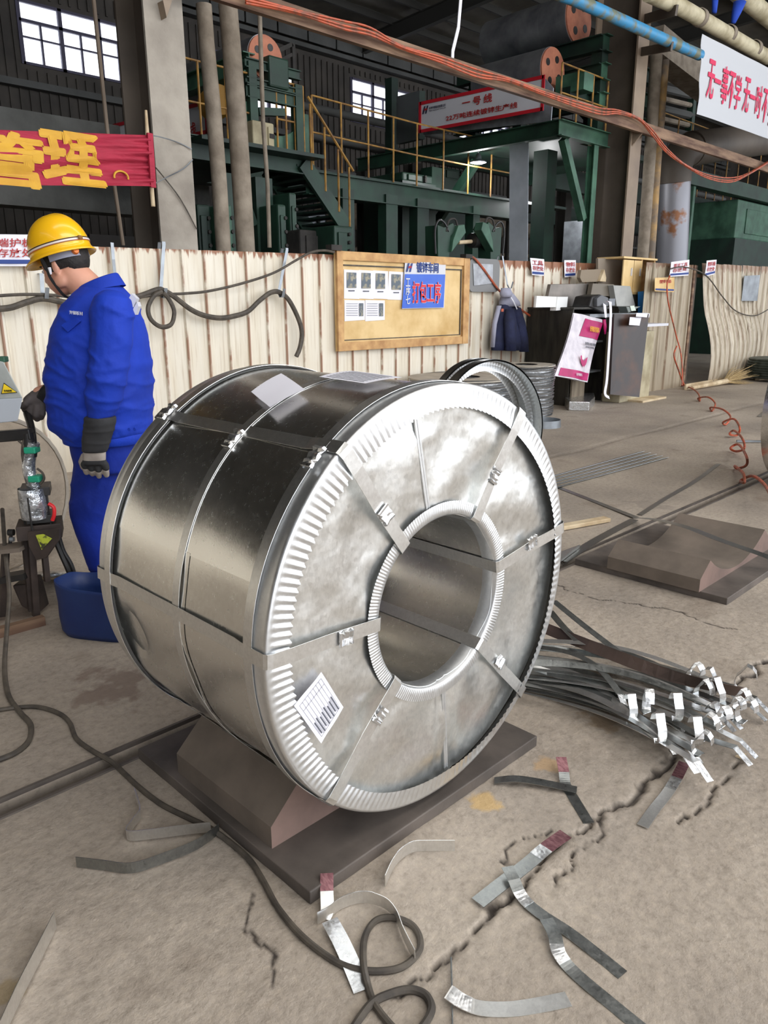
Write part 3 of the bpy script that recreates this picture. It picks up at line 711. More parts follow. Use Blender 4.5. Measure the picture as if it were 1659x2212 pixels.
def capped(G):
    m = MB().grid(G, cv=True); n = len(G[0]); L = len(m.v); m.f.append(tuple(range(n))[::-1]); m.m.append(0); m.f.append(tuple(L-n+k for k in range(n))); m.m.append(0); return m
obj('body', capped(ringloft([jrow(1086, 1108, 652, .07), jrow(1078, 1118, 664, .09), jrow(1072, 1124, 690, .10), jrow(1067, 1128, 715, .11), jrow(1064, 1134, 740, .11), jrow(1062, 1138, 757, .09)])), M['navy'], jk, smooth=2)
obj('yoke', capped(ringloft([jrow(1091, 1100, 628, .05), jrow(1086, 1108, 638, .085), jrow(1082, 1120, 652, .105), jrow(1082, 1122, 662, .11)])), M['greycloth'], jk, smooth=2)
obj('sleeve', capped(ringloft([jrow(1094, 1106, 668, .05, 6.66), jrow(1091, 1112, 690, .07, 6.64), jrow(1092, 1114, 725, .07, 6.63), jrow(1094, 1113, 758, .06, 6.63)])), M['navy'], jk, smooth=2)
obj('sleeve', capped(ringloft([jrow(1110, 1122, 664, .05, 6.70), jrow(1114, 1132, 695, .06, 6.68), jrow(1120, 1139, 730, .06, 6.67), jrow(1124, 1141, 760, .05, 6.67)])), M['navy'], jk, smooth=2)
obj('collar', capped(ringloft([jrow(1084, 1100, 622, .05, 6.68), jrow(1082, 1104, 634, .07, 6.68), jrow(1084, 1102, 642, .06, 6.68)])), M['greycloth'], jk, smooth=2)
obj('lining_edge', capped(ringloft([jrow(1074, 1082, 660, .03, 6.64), jrow(1064, 1072, 700, .03, 6.64), jrow(1061, 1067, 750, .03, 6.65)], 8)), M['greycloth'], jk, smooth=2)
for k_, (a, b_) in enumerate((((1104, 642), (1117, 668)),)): obj('piping', MB().ribbon([gY(*a, 6.63), gY(1110, 652, 6.61), gY(*b_, 6.62)], .02, (1, 0, 0), .002), M['white'], jk)
obj('chest_badge', MB().box(gY(1085, 670, 6.6), (.05, .01, .04)), M['orange'], jk)
# ---- steel hooks over the fence top
def hook(label, top, bot, y=6.87, w=.035, curl=True):
    a, b_ = gY(*top, y), gY(*bot, y-.03); pts = [a+Vector((0, .1, -.05)), a+Vector((0, .08, .02)), a+Vector((0, 0, .02)), a, b_]
    if curl: pts += [b_+Vector((0, -.03, -.05)), b_+Vector((.0, -.07, -.05)), b_+Vector((.01, -.09, .04))]
    m = MB().ribbon(pts, w, (1, 0, 0), .003); return tag(obj('cable_hook', m, M['grey_metal']), label, 'hook', 'strap hooks on the fence top')
hook('steel strap hook holding the coiled cable loop right of the worker', (354, 527), (347, 632))
hook('steel strap hook with crooked shank above the hanging cable end', (620, 540), (602, 632))
hook('steel strap hook left of the worker, behind his chin', (90, 596), (92, 632))
hook('bent bright strap hook above the navy jacket', (1086, 556), (1096, 615), 6.85, .03)
tag(obj('hanging_strip', MB().ribbon([gY(242, 524, 6.87), gY(245, 560, 6.85), gY(249, 600, 6.86)], .03, (1, 0, 0), .002), M['grey_metal']), 'short grey strip hanging over the fence top behind the worker', 'metal strip')
# ---- cables on the fence
def cable(label, px, y, r, mat='cable', cat='cable', name='hanging_cable', n=10, g=gY, sm=True):
    pts = [g(q[0], q[1], q[2] if len(q) > 2 else y) for q in px]
    return tag(obj(name, MB().tube(cr(pts, n), r, 8), M[mat], smooth=True), label, cat)
cable('thick grey cable looped and draped from the two steel hooks', [(-30, 668), (20, 665), (60, 652), (95, 645), (150, 655), (225, 660), (300, 640), (340, 626), (354, 628), (375, 640), (410, 667), (440, 681), (475, 687), (505, 683), (535, 673), (560, 650), (585, 632), (605, 632), (625, 650), (645, 690), (652, 720), (648, 750), (640, 770)], 6.8, .026)
cable('round loop of grey cable hanging under the left steel hook', [(350, 630, 6.76), (332, 640, 6.76), (320, 665, 6.75), (326, 690, 6.75), (348, 706, 6.75), (370, 700, 6.75), (376, 672, 6.75), (364, 645, 6.76), (352, 632, 6.76)], 6.76, .022)
cable('thin brown hose running up the fence to the notice board corner', [(-20, 640), (60, 636), (140, 640), (230, 655), (300, 642), (360, 636), (400, 634), (450, 629), (520, 613), (590, 590), (640, 562), (672, 545), (700, 541), (722, 545)], 6.79, .013)
cable('orange air hose passing behind the grey plate down to the jacket', [(1005, 553), (1022, 556), (1042, 578), (1060, 603), (1078, 627), (1100, 650), (1130, 672), (1160, 692)], 6.83, .016, 'orange', 'hose', 'air_hose')
# ---- paper notices
def notice(label, pts, y, l1, l2, th=.002, mat='paper', strip=True, sz=(.78, .28)):
    P = [gY(a, b_, y) for a, b_ in pts]
    t, nn = sheetq('storage_notice', label, 'notice', P, M[mat], wav=.01, group='storage notices on the fence top')
    w = (P[1]-P[0]).length; h = (P[0]-P[3]).length; ux = (P[1]-P[0]).normalized(); uy = (P[0]-P[3]).normalized(); c = (P[0]+P[1]+P[2]+P[3])/4
    o = nn*.013
    if strip: obj('blue_strip', MB().bar(P[3]*.86+P[0]*.14+o*1.0+ux*w*.03, P[2]*.86+P[1]*.14+o-ux*w*.03, .0015, h*.13, up=(0, 0, 1)), M['bluetext'], t)
    for k, s in enumerate((l1, l2)):
        if s: lettering('lettering', s, t, M['redtext'], c+uy*h*(.24-.32*k)+o, ux, uy, w*sz[0], h*sz[1], .01)
    return t
notice('white sheet with two rows of red lettering at the far left, behind the worker', [(-20, 506), (82, 507), (82, 575), (-20, 575)], 6.84, '端护板', '存放处')
notice('white notice on the fence above the polystyrene box', [(1145, 557), (1175, 560), (1174, 596), (1148, 594)], 6.85, '工具', '存放处')
notice('white notice on the fence left of the beige locker', [(1219, 562), (1244, 562), (1242, 597), (1219, 599)], 6.85, '物料', '存放处')
notice('crooked white notice on the grey panels right of the locker', [(1449, 566), (1488, 561), (1487, 595), (1445, 598)], 5.98, '清洁工具', '存放处')
notice('white notice at the post of the buckled panels', [(1526, 563), (1547, 561), (1543, 592), (1521, 598)], 5.9, '塑料桶', '存放处')
t = notice('small beige wooden sign with red lettering right of the locker', [(1415, 600), (1457, 599), (1455, 631), (1413, 629)], 6.0, '塑料箱', None, mat='board', sz=(.6, .26))
tag(obj('sheet_patch', MB().prism([gY(*q, 5.92) for q in ((1608, 596), (1642, 594), (1636, 650), (1602, 650))], (0, 0, 0), (0, .01, 0)), M['grey_metal']), 'grey sheet patch on the buckled panels at the far right', 'metal patch')
# ---- red banner
M['redcloth'] = mk('red_banner_cloth', (170, 36, 62), .75, 0, (150, 28, 52), 3, bump=.3, bsc=9, bd=.03, stretch=(1, 1, 6))
M['yelltext'] = mk('yellow_lettering', (216, 166, 52), .7, 0, (200, 148, 46), 5)
yb = 6.7
A_, B_, Cc, D_ = gY(-60, 278, yb), gY(322, 291, yb), gY(329, 403, yb), gY(-60, 399, yb)
bn = thing('red_banner', 'red cloth banner with yellow lettering tied to the grey column', 'banner', D_)
def bw(s, q): # folds, tighter toward the tied end
    k = s**6; return .02*math.sin(q*9+s*2.5)+.012*math.sin(q*23+s*9)*s+.02*k*math.sin(q*48)
nS, nQ = 70, 48
Gb = [[(A_*(1-i/nS)+B_*(i/nS))*(1-j/nQ)+(D_*(1-i/nS)+Cc*(i/nS))*(j/nQ)+Vector((0, bw(i/nS, j/nQ), 0)) for j in range(nQ+1)] for i in range(nS+1)]
obj('cloth', MB().grid([list(reversed(r)) for r in Gb]).grid([[p+Vector((0, .002, 0)) for p in r] for r in Gb]), M['redcloth'], bn, smooth=2)
wd_ = (B_-A_).length
def banner_char(ch, px, w, h, dz=0):
    c = gY(px, 343+dz, yb)
    def wp(a, b_):
        s = (c.x+a-A_.x)/(B_.x-A_.x); zt = A_.z*(1-s)+B_.z*s; zb = D_.z*(1-s)+Cc.z*s; q = (zt-(c.z+b_))/(zt-zb); return Vector((0, bw(s, q), 0))
    lettering('lettering', ch, bn, M['yelltext'], c, XF, ZU, w, h, .06, warp=wp, off=.006)
banner_char('管', 15, .60, .42); banner_char('理', 158, .53, .42)
rg = MB(); c = gY(262, 383, yb-.012); rg.tube([c+Vector((.065*math.cos(a), 0, .05*math.sin(a))) for a in np.linspace(-.25, pi+.25, 14)], .009, 6); obj('full_stop', rg, M['yelltext'], bn)
obj('hem', MB().bar(B_+Vector((.0, -.01, .01)), Cc+Vector((0, -.01, -.01)), .05, .03), M['redcloth'], bn)
tag(obj('banner_pole', MB().tube([gY(315, 238, 6.74), gY(319, 300, 6.75), gY(331, 446, 6.75)], [.012, .019, .019], 8), M['wood'], smooth=True), 'thin wooden pole carrying the end of the red banner', 'pole')
wires = (([(320, 291, 6.7), (350, 297, 6.9), (385, 308, 7.08), (414, 322, 7.08)], 'upper silvery wire tying the red banner to the column'), ([(329, 400, 6.7), (356, 385, 7.0), (395, 365, 7.08), (416, 345, 7.08)], 'lower silvery wire tying the red banner to the column'), ([(330, 355, 6.9), (350, 378, 7.05), (390, 430, 7.08), (425, 495, 7.08)], 'loose dark wire crossing the grey column diagonally'))
for k, (w, l) in enumerate(wires): tag(obj('tie_wire', MB().tube(cr([gY(*q) for q in w], 4), .006, 5), M['grey_metal' if k < 2 else 'cable'], smooth=True), l, 'wire')
tag(obj('hanging_rod', MB().tube([gY(200, -20, 8.6), gY(232, 285, 8.6), gY(247, 400, 8.6), gY(266, 530, 8.6)], .022, 8), M['steel_light'], smooth=True), 'thin rusty rod hanging in front of the left window', 'rod')
tag(obj('hanging_rod', MB().tube([gY(560, 0, 8.6), gY(568, 260, 8.6), gY(578, 400, 8.6), gY(582, 535, 8.6)], .028, 8), M['tanpipe'], smooth=True), 'thin vertical rod right of the two lagged pipes', 'rod')
tag(obj('lagged_pipe', MB().tube([gY(440, 10, 8), gY(446, 90, 8), gY(462, 250, 8), gY(474, 400, 8), gY(484, 560, 8), Vector((gY(486, 600, 8).x, 8, 0))], [.085, .085, .088, .088, .088, .088], 20), M['tanpipe'], smooth=True), 'thinner left lagged vertical pipe beside the grey column', 'pipe', 'lagged pipes')
tag(obj('lagged_pipe', MB().tube([gY(492, 10, 8), gY(499, 90, 8), gY(512, 250, 8), gY(522, 400, 8), gY(532, 560, 8), Vector((gY(534, 600, 8).x, 8, 0))], [.105, .105, .11, .112, .112, .112], 20), M['tanpipe'], smooth=True), 'thicker right lagged vertical pipe left of the thin rod', 'pipe', 'lagged pipes')
# ---- overhead angle beam with orange cables
bm = thing('overhead_beam', 'long rusty angle beam crossing overhead in front of the columns', 'beam', (5, 6.9, 4.3))
obj('angle_leg', MB().bar((3.0, 6.9, 4.36), (24, 6.9, 4.36), .012, .16), M['rust'], bm)
obj('angle_flange', MB().bar((3.0, 6.97, 4.44), (24, 6.97, 4.44), .15, .012), M['rust'], bm)
obj('angle_flange', MB().bar((3.0, 6.93, 4.28), (24, 6.93, 4.28), .07, .012), M['rust'], bm)
def droop(dy, dz, r, label, sw, mat='orange'):
    px = [(530, -8), (640, 22), (740, 45), (800, 60), (870, 100), (950, 122), (1030, 150), (1100, 170), (1180, 200), (1290, 232), (1335, 238), (1380, 255), (1410, 282), (1440, 320), (1480, 355), (1530, 378), (1580, 384), (1620, 372), (1680, 335)]
    pts = [gY(a, b_, 6.84-dy)+Vector((0, 0, dz+sw*math.sin(i*1.9)*.03)) for i, (a, b_) in enumerate(px)]
    tag(obj('power_cable', MB().tube(cr(pts, 6), r, 6), M[mat], smooth=True), label, 'cable')
droop(.02, .0, .013, 'topmost orange cable lying along the overhead beam', 0)
droop(.05, -.03, .013, 'middle orange cable sagging in front of the overhead beam', .6)
droop(.035, -.055, .013, 'lowest orange cable along the overhead beam', 1., 'orange')
for k, q in enumerate(((356, 0), (368, 38), (375, 0))): pass
tag(obj('column_bracket', MB().prism([gY(352, 0, 7.0), gY(372, 0, 7.0), gY(360, 38, 7.0)], (0, 0, 0), (0, .1, 0)), M['steel_light']), 'small pointed steel bracket at the top of the grey column', 'bracket')
# ---- pipes upper right
tag(obj('blue_pipe', MB().tube([gY(1130, -42, 6.5), gY(1240, -2, 6.5), gY(1400, 70, 6.5), gY(1512, 119, 6.5)], .085, 18), M['bluepipe'], smooth=True), 'long blue painted pipe high at the top right', 'pipe')
tag(obj('cream_pipe', MB().tube([gY(1400, -15, 6.5), gY(1475, 18, 6.5), gY(1660, 125, 6.5)], .12, 18), M['cream'], smooth=True), 'cream pipe with collars running above the white banner', 'pipe')
tag(obj('cream_pipe', MB().tube([gY(1560, -45, 6.7), gY(1690, 62, 6.7)], .16, 18), M['cream'], smooth=True), 'fat cream pipe in the top right corner, tied with blue cloth', 'pipe')
for k, q in enumerate(((1512, 38), (1575, 72), (1630, 104))):
    c = gY(*q, 6.5); tag(obj('pipe_collar', MB().lathe([(.125, -.06), (.14, -.05), (.14, .05), (.125, .06)], c, (1, 0, 0), 20), M['tanpipe'], smooth=True), ('leftmost', 'middle', 'rightmost')[k]+' collar on the cream pipe above the white banner', 'collar')
M['bluerag'] = mk('blue_rag', (28, 70, 180), .8, bump=.4, bsc=10)
tag(obj('blue_rag', capped(ringloft([(gY(1598, 5, 6.5), Vector((.14, 0, 0)), Vector((0, .1, 0))), (gY(1592, 25, 6.5), Vector((.12, 0, 0)), Vector((0, .08, 0))), (gY(1584, 50, 6.5), Vector((.05, 0, 0)), Vector((0, .04, 0)))], 10)), M['bluerag'], smooth=2), 'blue rag tied round the fat cream pipe', 'rag')
tag(obj('blue_rag', capped(ringloft([(gY(1545, -5, 6.5), Vector((.07, 0, 0)), Vector((0, .05, 0))), (gY(1543, 28, 6.5), Vector((.05, 0, 0)), Vector((0, .04, 0)))], 10)), M['bluerag'], smooth=2), 'narrow blue rag hanging at the top edge left of the fat pipe', 'rag')
M['stainpipe'] = mk('rust_stained_pipe', (120, 108, 96), .7, .1, (176, 142, 92), 2.4, (.45, .6), bump=.3)
tag(obj('down_pipe', MB().tube([gY(1418, 118, 7.6), gY(1403, 350, 7.6), gY(1385, 600, 7.6)], .11, 16), M['tanpipe'], smooth=True), 'grey vertical pipe just right of the brown column', 'pipe')
tag(obj('down_pipe', MB().tube([gY(1437, 130, 7.6), gY(1420, 350, 7.6), gY(1404, 600, 7.6)], .075, 16), M['stainpipe'], smooth=True), 'rust-stained vertical pipe beside the grey one at the column', 'pipe')
# elbow duct
dz_ = [gY(1449, 600, 8), gY(1452, 540, 8), gY(1455, 460, 8), gY(1457, 395, 8), gY(1459, 362, 8), gY(1468, 338, 8), gY(1490, 322, 8.0), gY(1560, 312, 8.0), gY(1680, 298, 8.0)]
du = thing('elbow_duct', 'grey sheet-metal duct elbow with rust patches behind the panels', 'duct', dz_[0])
M['duct'] = mk('patchy_duct', (140, 140, 146), .45, .4, (128, 84, 54), 1.6, (.55, .62))
obj('duct_tube', MB().tube(cr(dz_[:4], 4), .33, 24), M['duct'], du, smooth=True)
obj('elbow', MB().tube(cr(dz_[3:7], 6), .34, 24), M['steel_col'], du, smooth=True); obj('duct_tube', MB().tube(dz_[6:], .36, 24), M['steel_col'], du, smooth=True)
# ---- white banner
ybn = 6.45
A_, B_, Cc, D_ = gY(1517, 73, ybn), gY(1700, 167, ybn), gY(1700, 314, ybn), gY(1507, 246, ybn)
wb = thing('white_banner', 'white cloth banner with red lettering at the upper right', 'banner', D_)
G = [[(A_*(1-i/20)+B_*(i/20))*(1-j/14)+(D_*(1-i/20)+Cc*(i/20))*(j/14)+Vector((0, .004*math.sin(i*.9+j*.6)+.012*math.exp(-i/1.2)*math.sin(j), 0)) for j in range(15)] for i in range(21)]
obj('cloth', MB().grid([list(reversed(r)) for r in G]).grid([[p+Vector((0, .003, 0)) for p in r] for r in G]), mk('white_banner_cloth', (196, 198, 202), .8), wb, smooth=2)
M['redb'] = mk('red_banner_text', (214, 52, 92), .7)
for ch, px, py, hh in (('无', 1536, 172, .62), ('一', 1551, 176, .07), ('事', 1566, 185, .62), ('不', 1580, 195, .60), ('学', 1594, 200, .58), ('无', 1613, 206, .60), ('一', 1626, 210, .07), ('时', 1639, 220, .58), ('不', 1653, 229, .60), ('学', 1666, 238, .58)):
    lettering('lettering', ch, wb, M['redb'], gY(px, py, ybn-.014), XF, ZU, .285, hh, .014, off=.004)

# ================================================================== production line behind the fence
def sign_board(name, label, a, b_, c, d, lines):
    pass
def railing(parent, pts, h, n, mids=2, mat='yellow', r=.014):
    P = [Vector(p) for p in pts]
    for a, b_ in zip(P[:-1], P[1:]):
        for k in range(mids): obj('rail', MB().tube([a+Vector((0, 0, h*(k+1)/mids)), b_+Vector((0, 0, h*(k+1)/mids))], r, 6), M[mat], parent)
    for i in range(n):
        q = i/(n-1)*(len(P)-1); k = min(int(q), len(P)-2); p = P[k].lerp(P[k+1], q-k); obj('rail_post', MB().tube([p, p+Vector((0, 0, h))], r*1.15, 6), M[mat], parent)
def beamx(parent, nm, a, b_, w, h, mat='green', I=False):
    m = MB(); (m.ibeam if I else m.bar)(a, b_, w, h); return obj(nm, m, M[mat], parent)
M['rollsteel'] = mk('roll_steel', (170, 172, 176), .38, .75, (120, 122, 128), 2)
M['stripm'] = mk('pale_strip', (184, 190, 198), .45, 0, (164, 170, 178), 2)
# ---- right stand (line 1)
st = thing('line_stand', 'green steel stand with platform under the line one sign', 'machine stand', (12.4, 9.4, 0))
obj('deck', MB().b2((11.5, 7.55, 4.22), (12.9, 11, 4.32)), M['dkgreen'], st); obj('deck', MB().b2((12.9, 8.0, 4.22), (15.5, 11, 4.32)), M['dkgreen'], st)
beamx(st, 'edge_beam', (11.5, 7.5, 4.22), (11.5, 12.3, 4.22), .12, .24, 'green', True)
beamx(st, 'edge_beam', (11.45, 7.5, 4.22), (13.0, 7.5, 4.22), .12, .24, 'green2', True)
beamx(st, 'post', (12.62, 7.55, 0), (12.62, 7.55, 4.1), .14, .14, 'green2', True)
beamx(st, 'post', (12.45, 8.4, 0), (12.45, 8.4, 4.1), .3, .3, 'dkgreen')
beamx(st, 'post', (12.3, 11.0, 0), (12.3, 11.0, 4.1), .3, .3, 'green')
beamx(st, 'brace', (11.75, 7.6, 4.1), (12.5, 7.6, 2.9), .12, .12, 'green2'); beamx(st, 'brace', (12.35, 9.9, 4.1), (12.3, 10.9, 3.0), .12, .16, 'green'); beamx(st, 'brace', (12.35, 12.2, 4.1), (12.3, 11.1, 3.0), .12, .16, 'green')
tag(obj('steel_strip', MB().bar(gX(1121, 310, 11.9)+Vector((0, 0, .1)), gX(1119, 620, 11.9), .012, .40, up=(0, 1, 0)), M['stripm']), 'broad bright galvanised strip running down behind the fence', 'steel strip')
tag(obj('steel_strip', MB().b2((15.3, 9.2, 1), (15.32, 9.75, 3.2)), M['grey_metal']), 'dull grey strip standing behind the green post', 'steel strip')
tower = thing('roller_tower', 'green roller tower with two big deflector rolls at the upper right', 'roller tower', (13.4, 9, 4.3))
def roll(parent, a, b_, r, mat_end='rollend'):
    a, b_ = Vector(a), Vector(b_); ax = (b_-a).normalized(); L = (b_-a).length
    o = obj('roll', MB().lathe([(r*.2, 0), (r, 0), (r, L*.3), (r*1.004, L*.3), (r*1.004, L*.62), (r, L*.62), (r, L), (r*.9, L)], a, ax, 40), M['rollsteel'], parent, smooth=True)
    obj('roll_end', MB().lathe([(.001, -.03), (r*.97, -.03), (r*.97, .02)], a, ax, 32), M[mat_end], o, smooth=True)
    for k in range(4):
        an = k*pi/2+.5; s = Vector((0, 0, 1)); x = ax.cross(s).normalized(); y = ax.cross(x); c = a+(x*math.cos(an)+y*math.sin(an))*r*.55
        obj('roll_end_hole', MB().lathe([(.001, -.036), (r*.16, -.036), (r*.16, -.02)], c, ax, 14), M['black'], o)
    return o
M['rollend'] = mk('red_primer_roll_end', (186, 120, 92), .7, 0, (160, 96, 74), 5)
A_ = gX(1192, 152, 12.35); roll(tower, (12.35+.0, A_.y, A_.z), (12.35, A_.y+1.5, A_.z), .36)
A_ = gX(1248, 45, 13.3); roll(tower, (13.3, A_.y, A_.z+.02), (13.3, A_.y+1.9, A_.z), .42)
zA = A_.z; yA = A_.y
for x in (12.9, 14.4):
    for y in (7.7 if x < 13 else 8.1, 10.4): beamx(tower, 'tower_post', (x, y, 4.3), (x, y, zA-.5), .2, .2, 'dkgreen')
for z, mt in ((zA-.62, 'green'), (zA-1.05, 'green2'), (zA-1.5, 'green2')):
    beamx(tower, 'cross_beam', (12.8, 7.6, z), (12.8, 10.8, z+.0), .16, .24, 'dkgreen', True); beamx(tower, 'cross_beam', (12.8, 7.6, z), (13.0, 7.6, z), .16, .26, mt, True); beamx(tower, 'cross_beam', (13.6, 8.05, z), (15.5, 8.05, z), .16, .26, mt, True)
beamx(tower, 'brace', (12.95, 8.1, zA-1.5), (14.2, 8.1, 4.4), .1, .12, 'green')
beamx(tower, 'bearing_block', (12.35, 7.55, 5.05), (12.35, 8.1, 5.05), .3, .28, 'green2'); beamx(tower, 'bearing_block', (13.6, 7.4, zA-.25), (13.6, 7.9, zA-.25), .3, .4, 'green2')
beamx(tower, 'roll_frame', (12.2, 7.9, 5.0), (13.9, 7.9, 4.95), .2, .25, 'dkgreen'); beamx(tower, 'motor', (13.1, 7.9, 4.75), (14.4, 7.9, 4.75), .35, .4, 'dark')
rr1 = thing('platform_railing', 'yellow pipe railing beside the lower roll of the right tower', 'railing', (13, 7.5, 4.3)); railing(rr1, [(11.55, 7.56, 4.33), (13.0, 7.56, 4.33)], .85, 4)
# line one sign (faces left)
def line_sign(name, label, x, ys, zt0, zt1, h, main, sub, cat='sign', small=True):
    (y0, y1) = ys                  # y0 = image-left end (far), y1 = near end
    t = thing(name, label, cat, (x, (y0+y1)/2, min(zt0, zt1)-h))
    a, b_ = Vector((x, y0, zt0)), Vector((x, y1, zt1)); dn = Vector((0, 0, -h)); ux = (b_-a).normalized(); uy = Vector((0, 0, 1)); L = (b_-a).length
    obj('panel', MB().prism([a, b_, b_+dn, a+dn], (0, 0, 0), (.03, 0, 0)), M['white'], t)
    f = .055
    for p, q in ((a, b_), (a+dn, b_+dn)): obj('red_border', MB().bar(p+Vector((-.008, 0, 0)), q+Vector((-.008, 0, 0)), .012, f), M['red'], t)
    for p in (a, b_): obj('red_border', MB().bar(p+Vector((-.008, 0, .027)), p+dn+Vector((-.008, 0, -.027)), f, .012, up=(1, 0, 0)), M['red'], t)
    c = (a+b_)/2+dn/2
    if main: lettering('lettering', main, t, M['redtext'], c+ux*L*.0+uy*h*.19, ux, uy, L*.245, h*.30, .03, off=.02)
    if sub: lettering('lettering', sub, t, M['redtext'], c+ux*L*.03-uy*h*.22, ux, uy, L*.58, h*.2, .02, off=.02)
    if small:
        logo(t, a+ux*L*.055+dn*.27+Vector((-.015, 0, 0)), ux, uy, .16, (M['ink2'], M['redtext']))
        lettering('lettering', '天津海钢板材有限公司', t, M['ink2'], a+ux*L*.16+dn*.24, ux, uy, L*.15, h*.09, .01, off=.02)
        lettering('lettering', 'Tianjin Haigang Steel Coil Co. Ltd', t, M['ink2'], a+ux*L*.16+dn*.34, ux, uy, L*.15, h*.05, 0, off=.02)
    return t
M['ink2'] = mk('dark_navy_print', (40, 40, 70), .6)
xs_ = 11.42
A_, B_ = gX(908, 224, xs_), gX(1175, 166, xs_); D_ = gX(908, 284, xs_)
sg = line_sign('line_sign', 'white sign with red border and red lettering on the right green platform', xs_, (A_.y, B_.y), A_.z, B_.z, A_.z-D_.z+.0, '一 号 线', '22万吨连续镀锌生产线')
tag(obj('backing_sheet', MB().prism([gX(x, y, xs_+.12) for x, y in ((902, 235), (915, 292), (1190, 262), (1195, 190), (1178, 170))], (0, 0, 0), (.02, 0, 0)), M['grey_metal']), 'bent grey sheet behind the line one sign', 'metal sheet')
# ---- left stand (line 2)
xl = 7.6
ls = thing('line_stand', 'green steel platform with tall roller frame behind the lagged pipes', 'machine stand', (8, 11, 0))
def G8(px, py, y=9.6): return gY(px, py, y)
yl = 9.6
zt = G8(640, 345).z; xa, xb = G8(405, 300).x, G8(668, 345).x
obj('deck', MB().b2((xa, yl-.35, zt), (xb, yl+3, zt+.05)), M['dkgreen'], ls)
beamx(ls, 'edge_beam', (xa-.4, yl, zt-.05), (xb, yl, zt-.05), .15, .3, 'green', True)
xr = G8(1080, 420, 10).x
beamx(ls, 'walkway_beam', (xb, yl+.1, zt-.28), (xr, yl+.1, zt-.28), .15, .34, 'green', True); obj('walkway_deck', MB().b2((xb, yl+.1, zt-.12), (xr+2, yl+1.2, zt-.07)), M['dkgreen'], ls)
for px, mt, w in ((498, 'green', .22), (566, 'green', .30), (838, 'green', .28), (905, 'dkgreen', .3), (1020, 'green', .2), (745, 'dkgreen', .25)):
    x = G8(px, 500, yl+.15).x; beamx(ls, 'post', (x, yl+.15, 0), (x, yl+.15, zt-.3), w, .2, mt)
beamx(ls, 'brace', (G8(520, 380).x, yl+.1, zt-.35), (G8(555, 450).x, yl+.1, 2.6), .1, .1, 'green')
# upper frame: portal with round cut-out
x0, x1 = G8(542, 200).x, G8(642, 260).x; zb, zm, ztp = G8(560, 330).z, G8(590, 215).z, G8(560, 140).z
fr = thing('deflector_tower', 'green portal frame with round opening and a steel roll on top', 'roller frame', (x0, yl, zt))
for x in (x0, x1): beamx(fr, 'frame_post', (x, yl, zt), (x, yl, G8(640, 185).z if x == x1 else ztp), .13, .13, 'green')
beamx(fr, 'frame_post', (x1, yl+1.4, zt), (x1, yl+1.4, ztp), .2, .22, 'dkgreen')
for zz, h in ((G8(590, 208).z, .3), (G8(590, 190).z, .18), (ztp-.02, .2)): beamx(fr, 'cross_beam', (x0-.1, yl-.02, zz), (x1+.05, yl-.02, zz), .09, h*.62, 'green', True)
beamx(fr, 'cross_beam', (x0, yl, ztp), (x0, yl+2, ztp), .2, .25, 'green2', True)
# round-cornered opening plate
cxo, czo = G8(596, 232).x, G8(596, 232).z; ro = .46; m = MB(); Gq = []
for i in range(25):
    a = -pi*i/24; c_, s_ = math.cos(a), math.sin(a); Gq.append([Vector((cxo+ro*c_, yl+.02, czo+ro*s_*.8)), Vector((cxo+max(-.62, min(.62, 1.0*c_)), yl+.02, czo-.62 if abs(c_) < .75 else czo+s_*.62/.66*.9))])
m.grid(Gq); m.grid([[p+Vector((0, .06, 0)) for p in reversed(r)] for r in Gq]); obj('opening_plate', m, M['green2'], fr, smooth=True)
beamx(fr, 'brace', (x0+.1, yl, zm-.2), (x0+.55, yl, zt+.6), .1, .1, 'green')
A_ = gY(572, 126, 9.7); roll(fr, (A_.x, 9.7, A_.z), (A_.x, 11.6, A_.z), .30)
obj('bearing_block', MB().box((A_.x+.1, 9.6, A_.z-.2), (.35, .2, .4)), M['green'], fr, bev=.03)
tag(obj('ladder_frame', MB().bar(gY(600, 110, 11), gY(630, 96, 11), .06, .06).bar(gY(632, 95, 11), gY(642, 375, 11), .06, .06).bar(gY(606, 130, 11), gY(630, 118, 11), .05, .05), M['dark']), 'thin dark steel frame beside the left steel roll', 'frame')
tag(obj('yellow_motor', MB().lathe([(.001, 0), (.2, 0), (.22, .05), (.22, .4), (.15, .45), (.001, .45)], gY(475, 215, 10.2), (.3, 1, 0), 20), mk('yellow_motor', (190, 140, 50), .5), smooth=True), 'yellow round motor between the two lagged pipes', 'motor')
rl = thing('platform_railing', 'yellow pipe railing on the left green platform', 'railing', (7, yl, zt)); railing(rl, [(xa, yl-.02, zt), (G8(545, 300).x, yl-.02, zt)], 1.0, 6)
railing(rl, [(G8(598, 300).x, yl-.02, zt), (G8(656, 330).x, yl-.02, zt)], 1.0, 4)
rl = thing('platform_railing', 'yellow pipe railing along the long green walkway', 'railing', (9, yl, zt)); railing(rl, [(G8(676, 330).x, yl, zt-.08), (G8(900, 400, yl+.1).x, yl+.1, zt-.1), (xr, yl+.1, zt-.1)], 1.0, 9)
# beige cabinet
c = thing('control_cabinet', 'beige dirty cabinet behind the thin rod on the left platform', 'cabinet', G8(570, 330)); a, b_ = G8(545, 258, 9.3), G8(594, 325, 9.3)
obj('body', MB().b2((a.x, 9.3, b_.z), (b_.x, 9.44, a.z)), mk('dirty_beige_cabinet', (176, 166, 136), .7, 0, (132, 122, 96), 3), c, bev=.02)
obj('door', MB().b2((a.x+.25, 9.28, b_.z+.05), (b_.x-.05, 9.3, a.z-.06)), mk('beige_door', (168, 158, 128), .7), c); obj('handle_recess', MB().b2((a.x+.35, 9.27, (a.z+b_.z)/2-.03), (b_.x-.1, 9.282, (a.z+b_.z)/2+.03)), M['dark'], c)
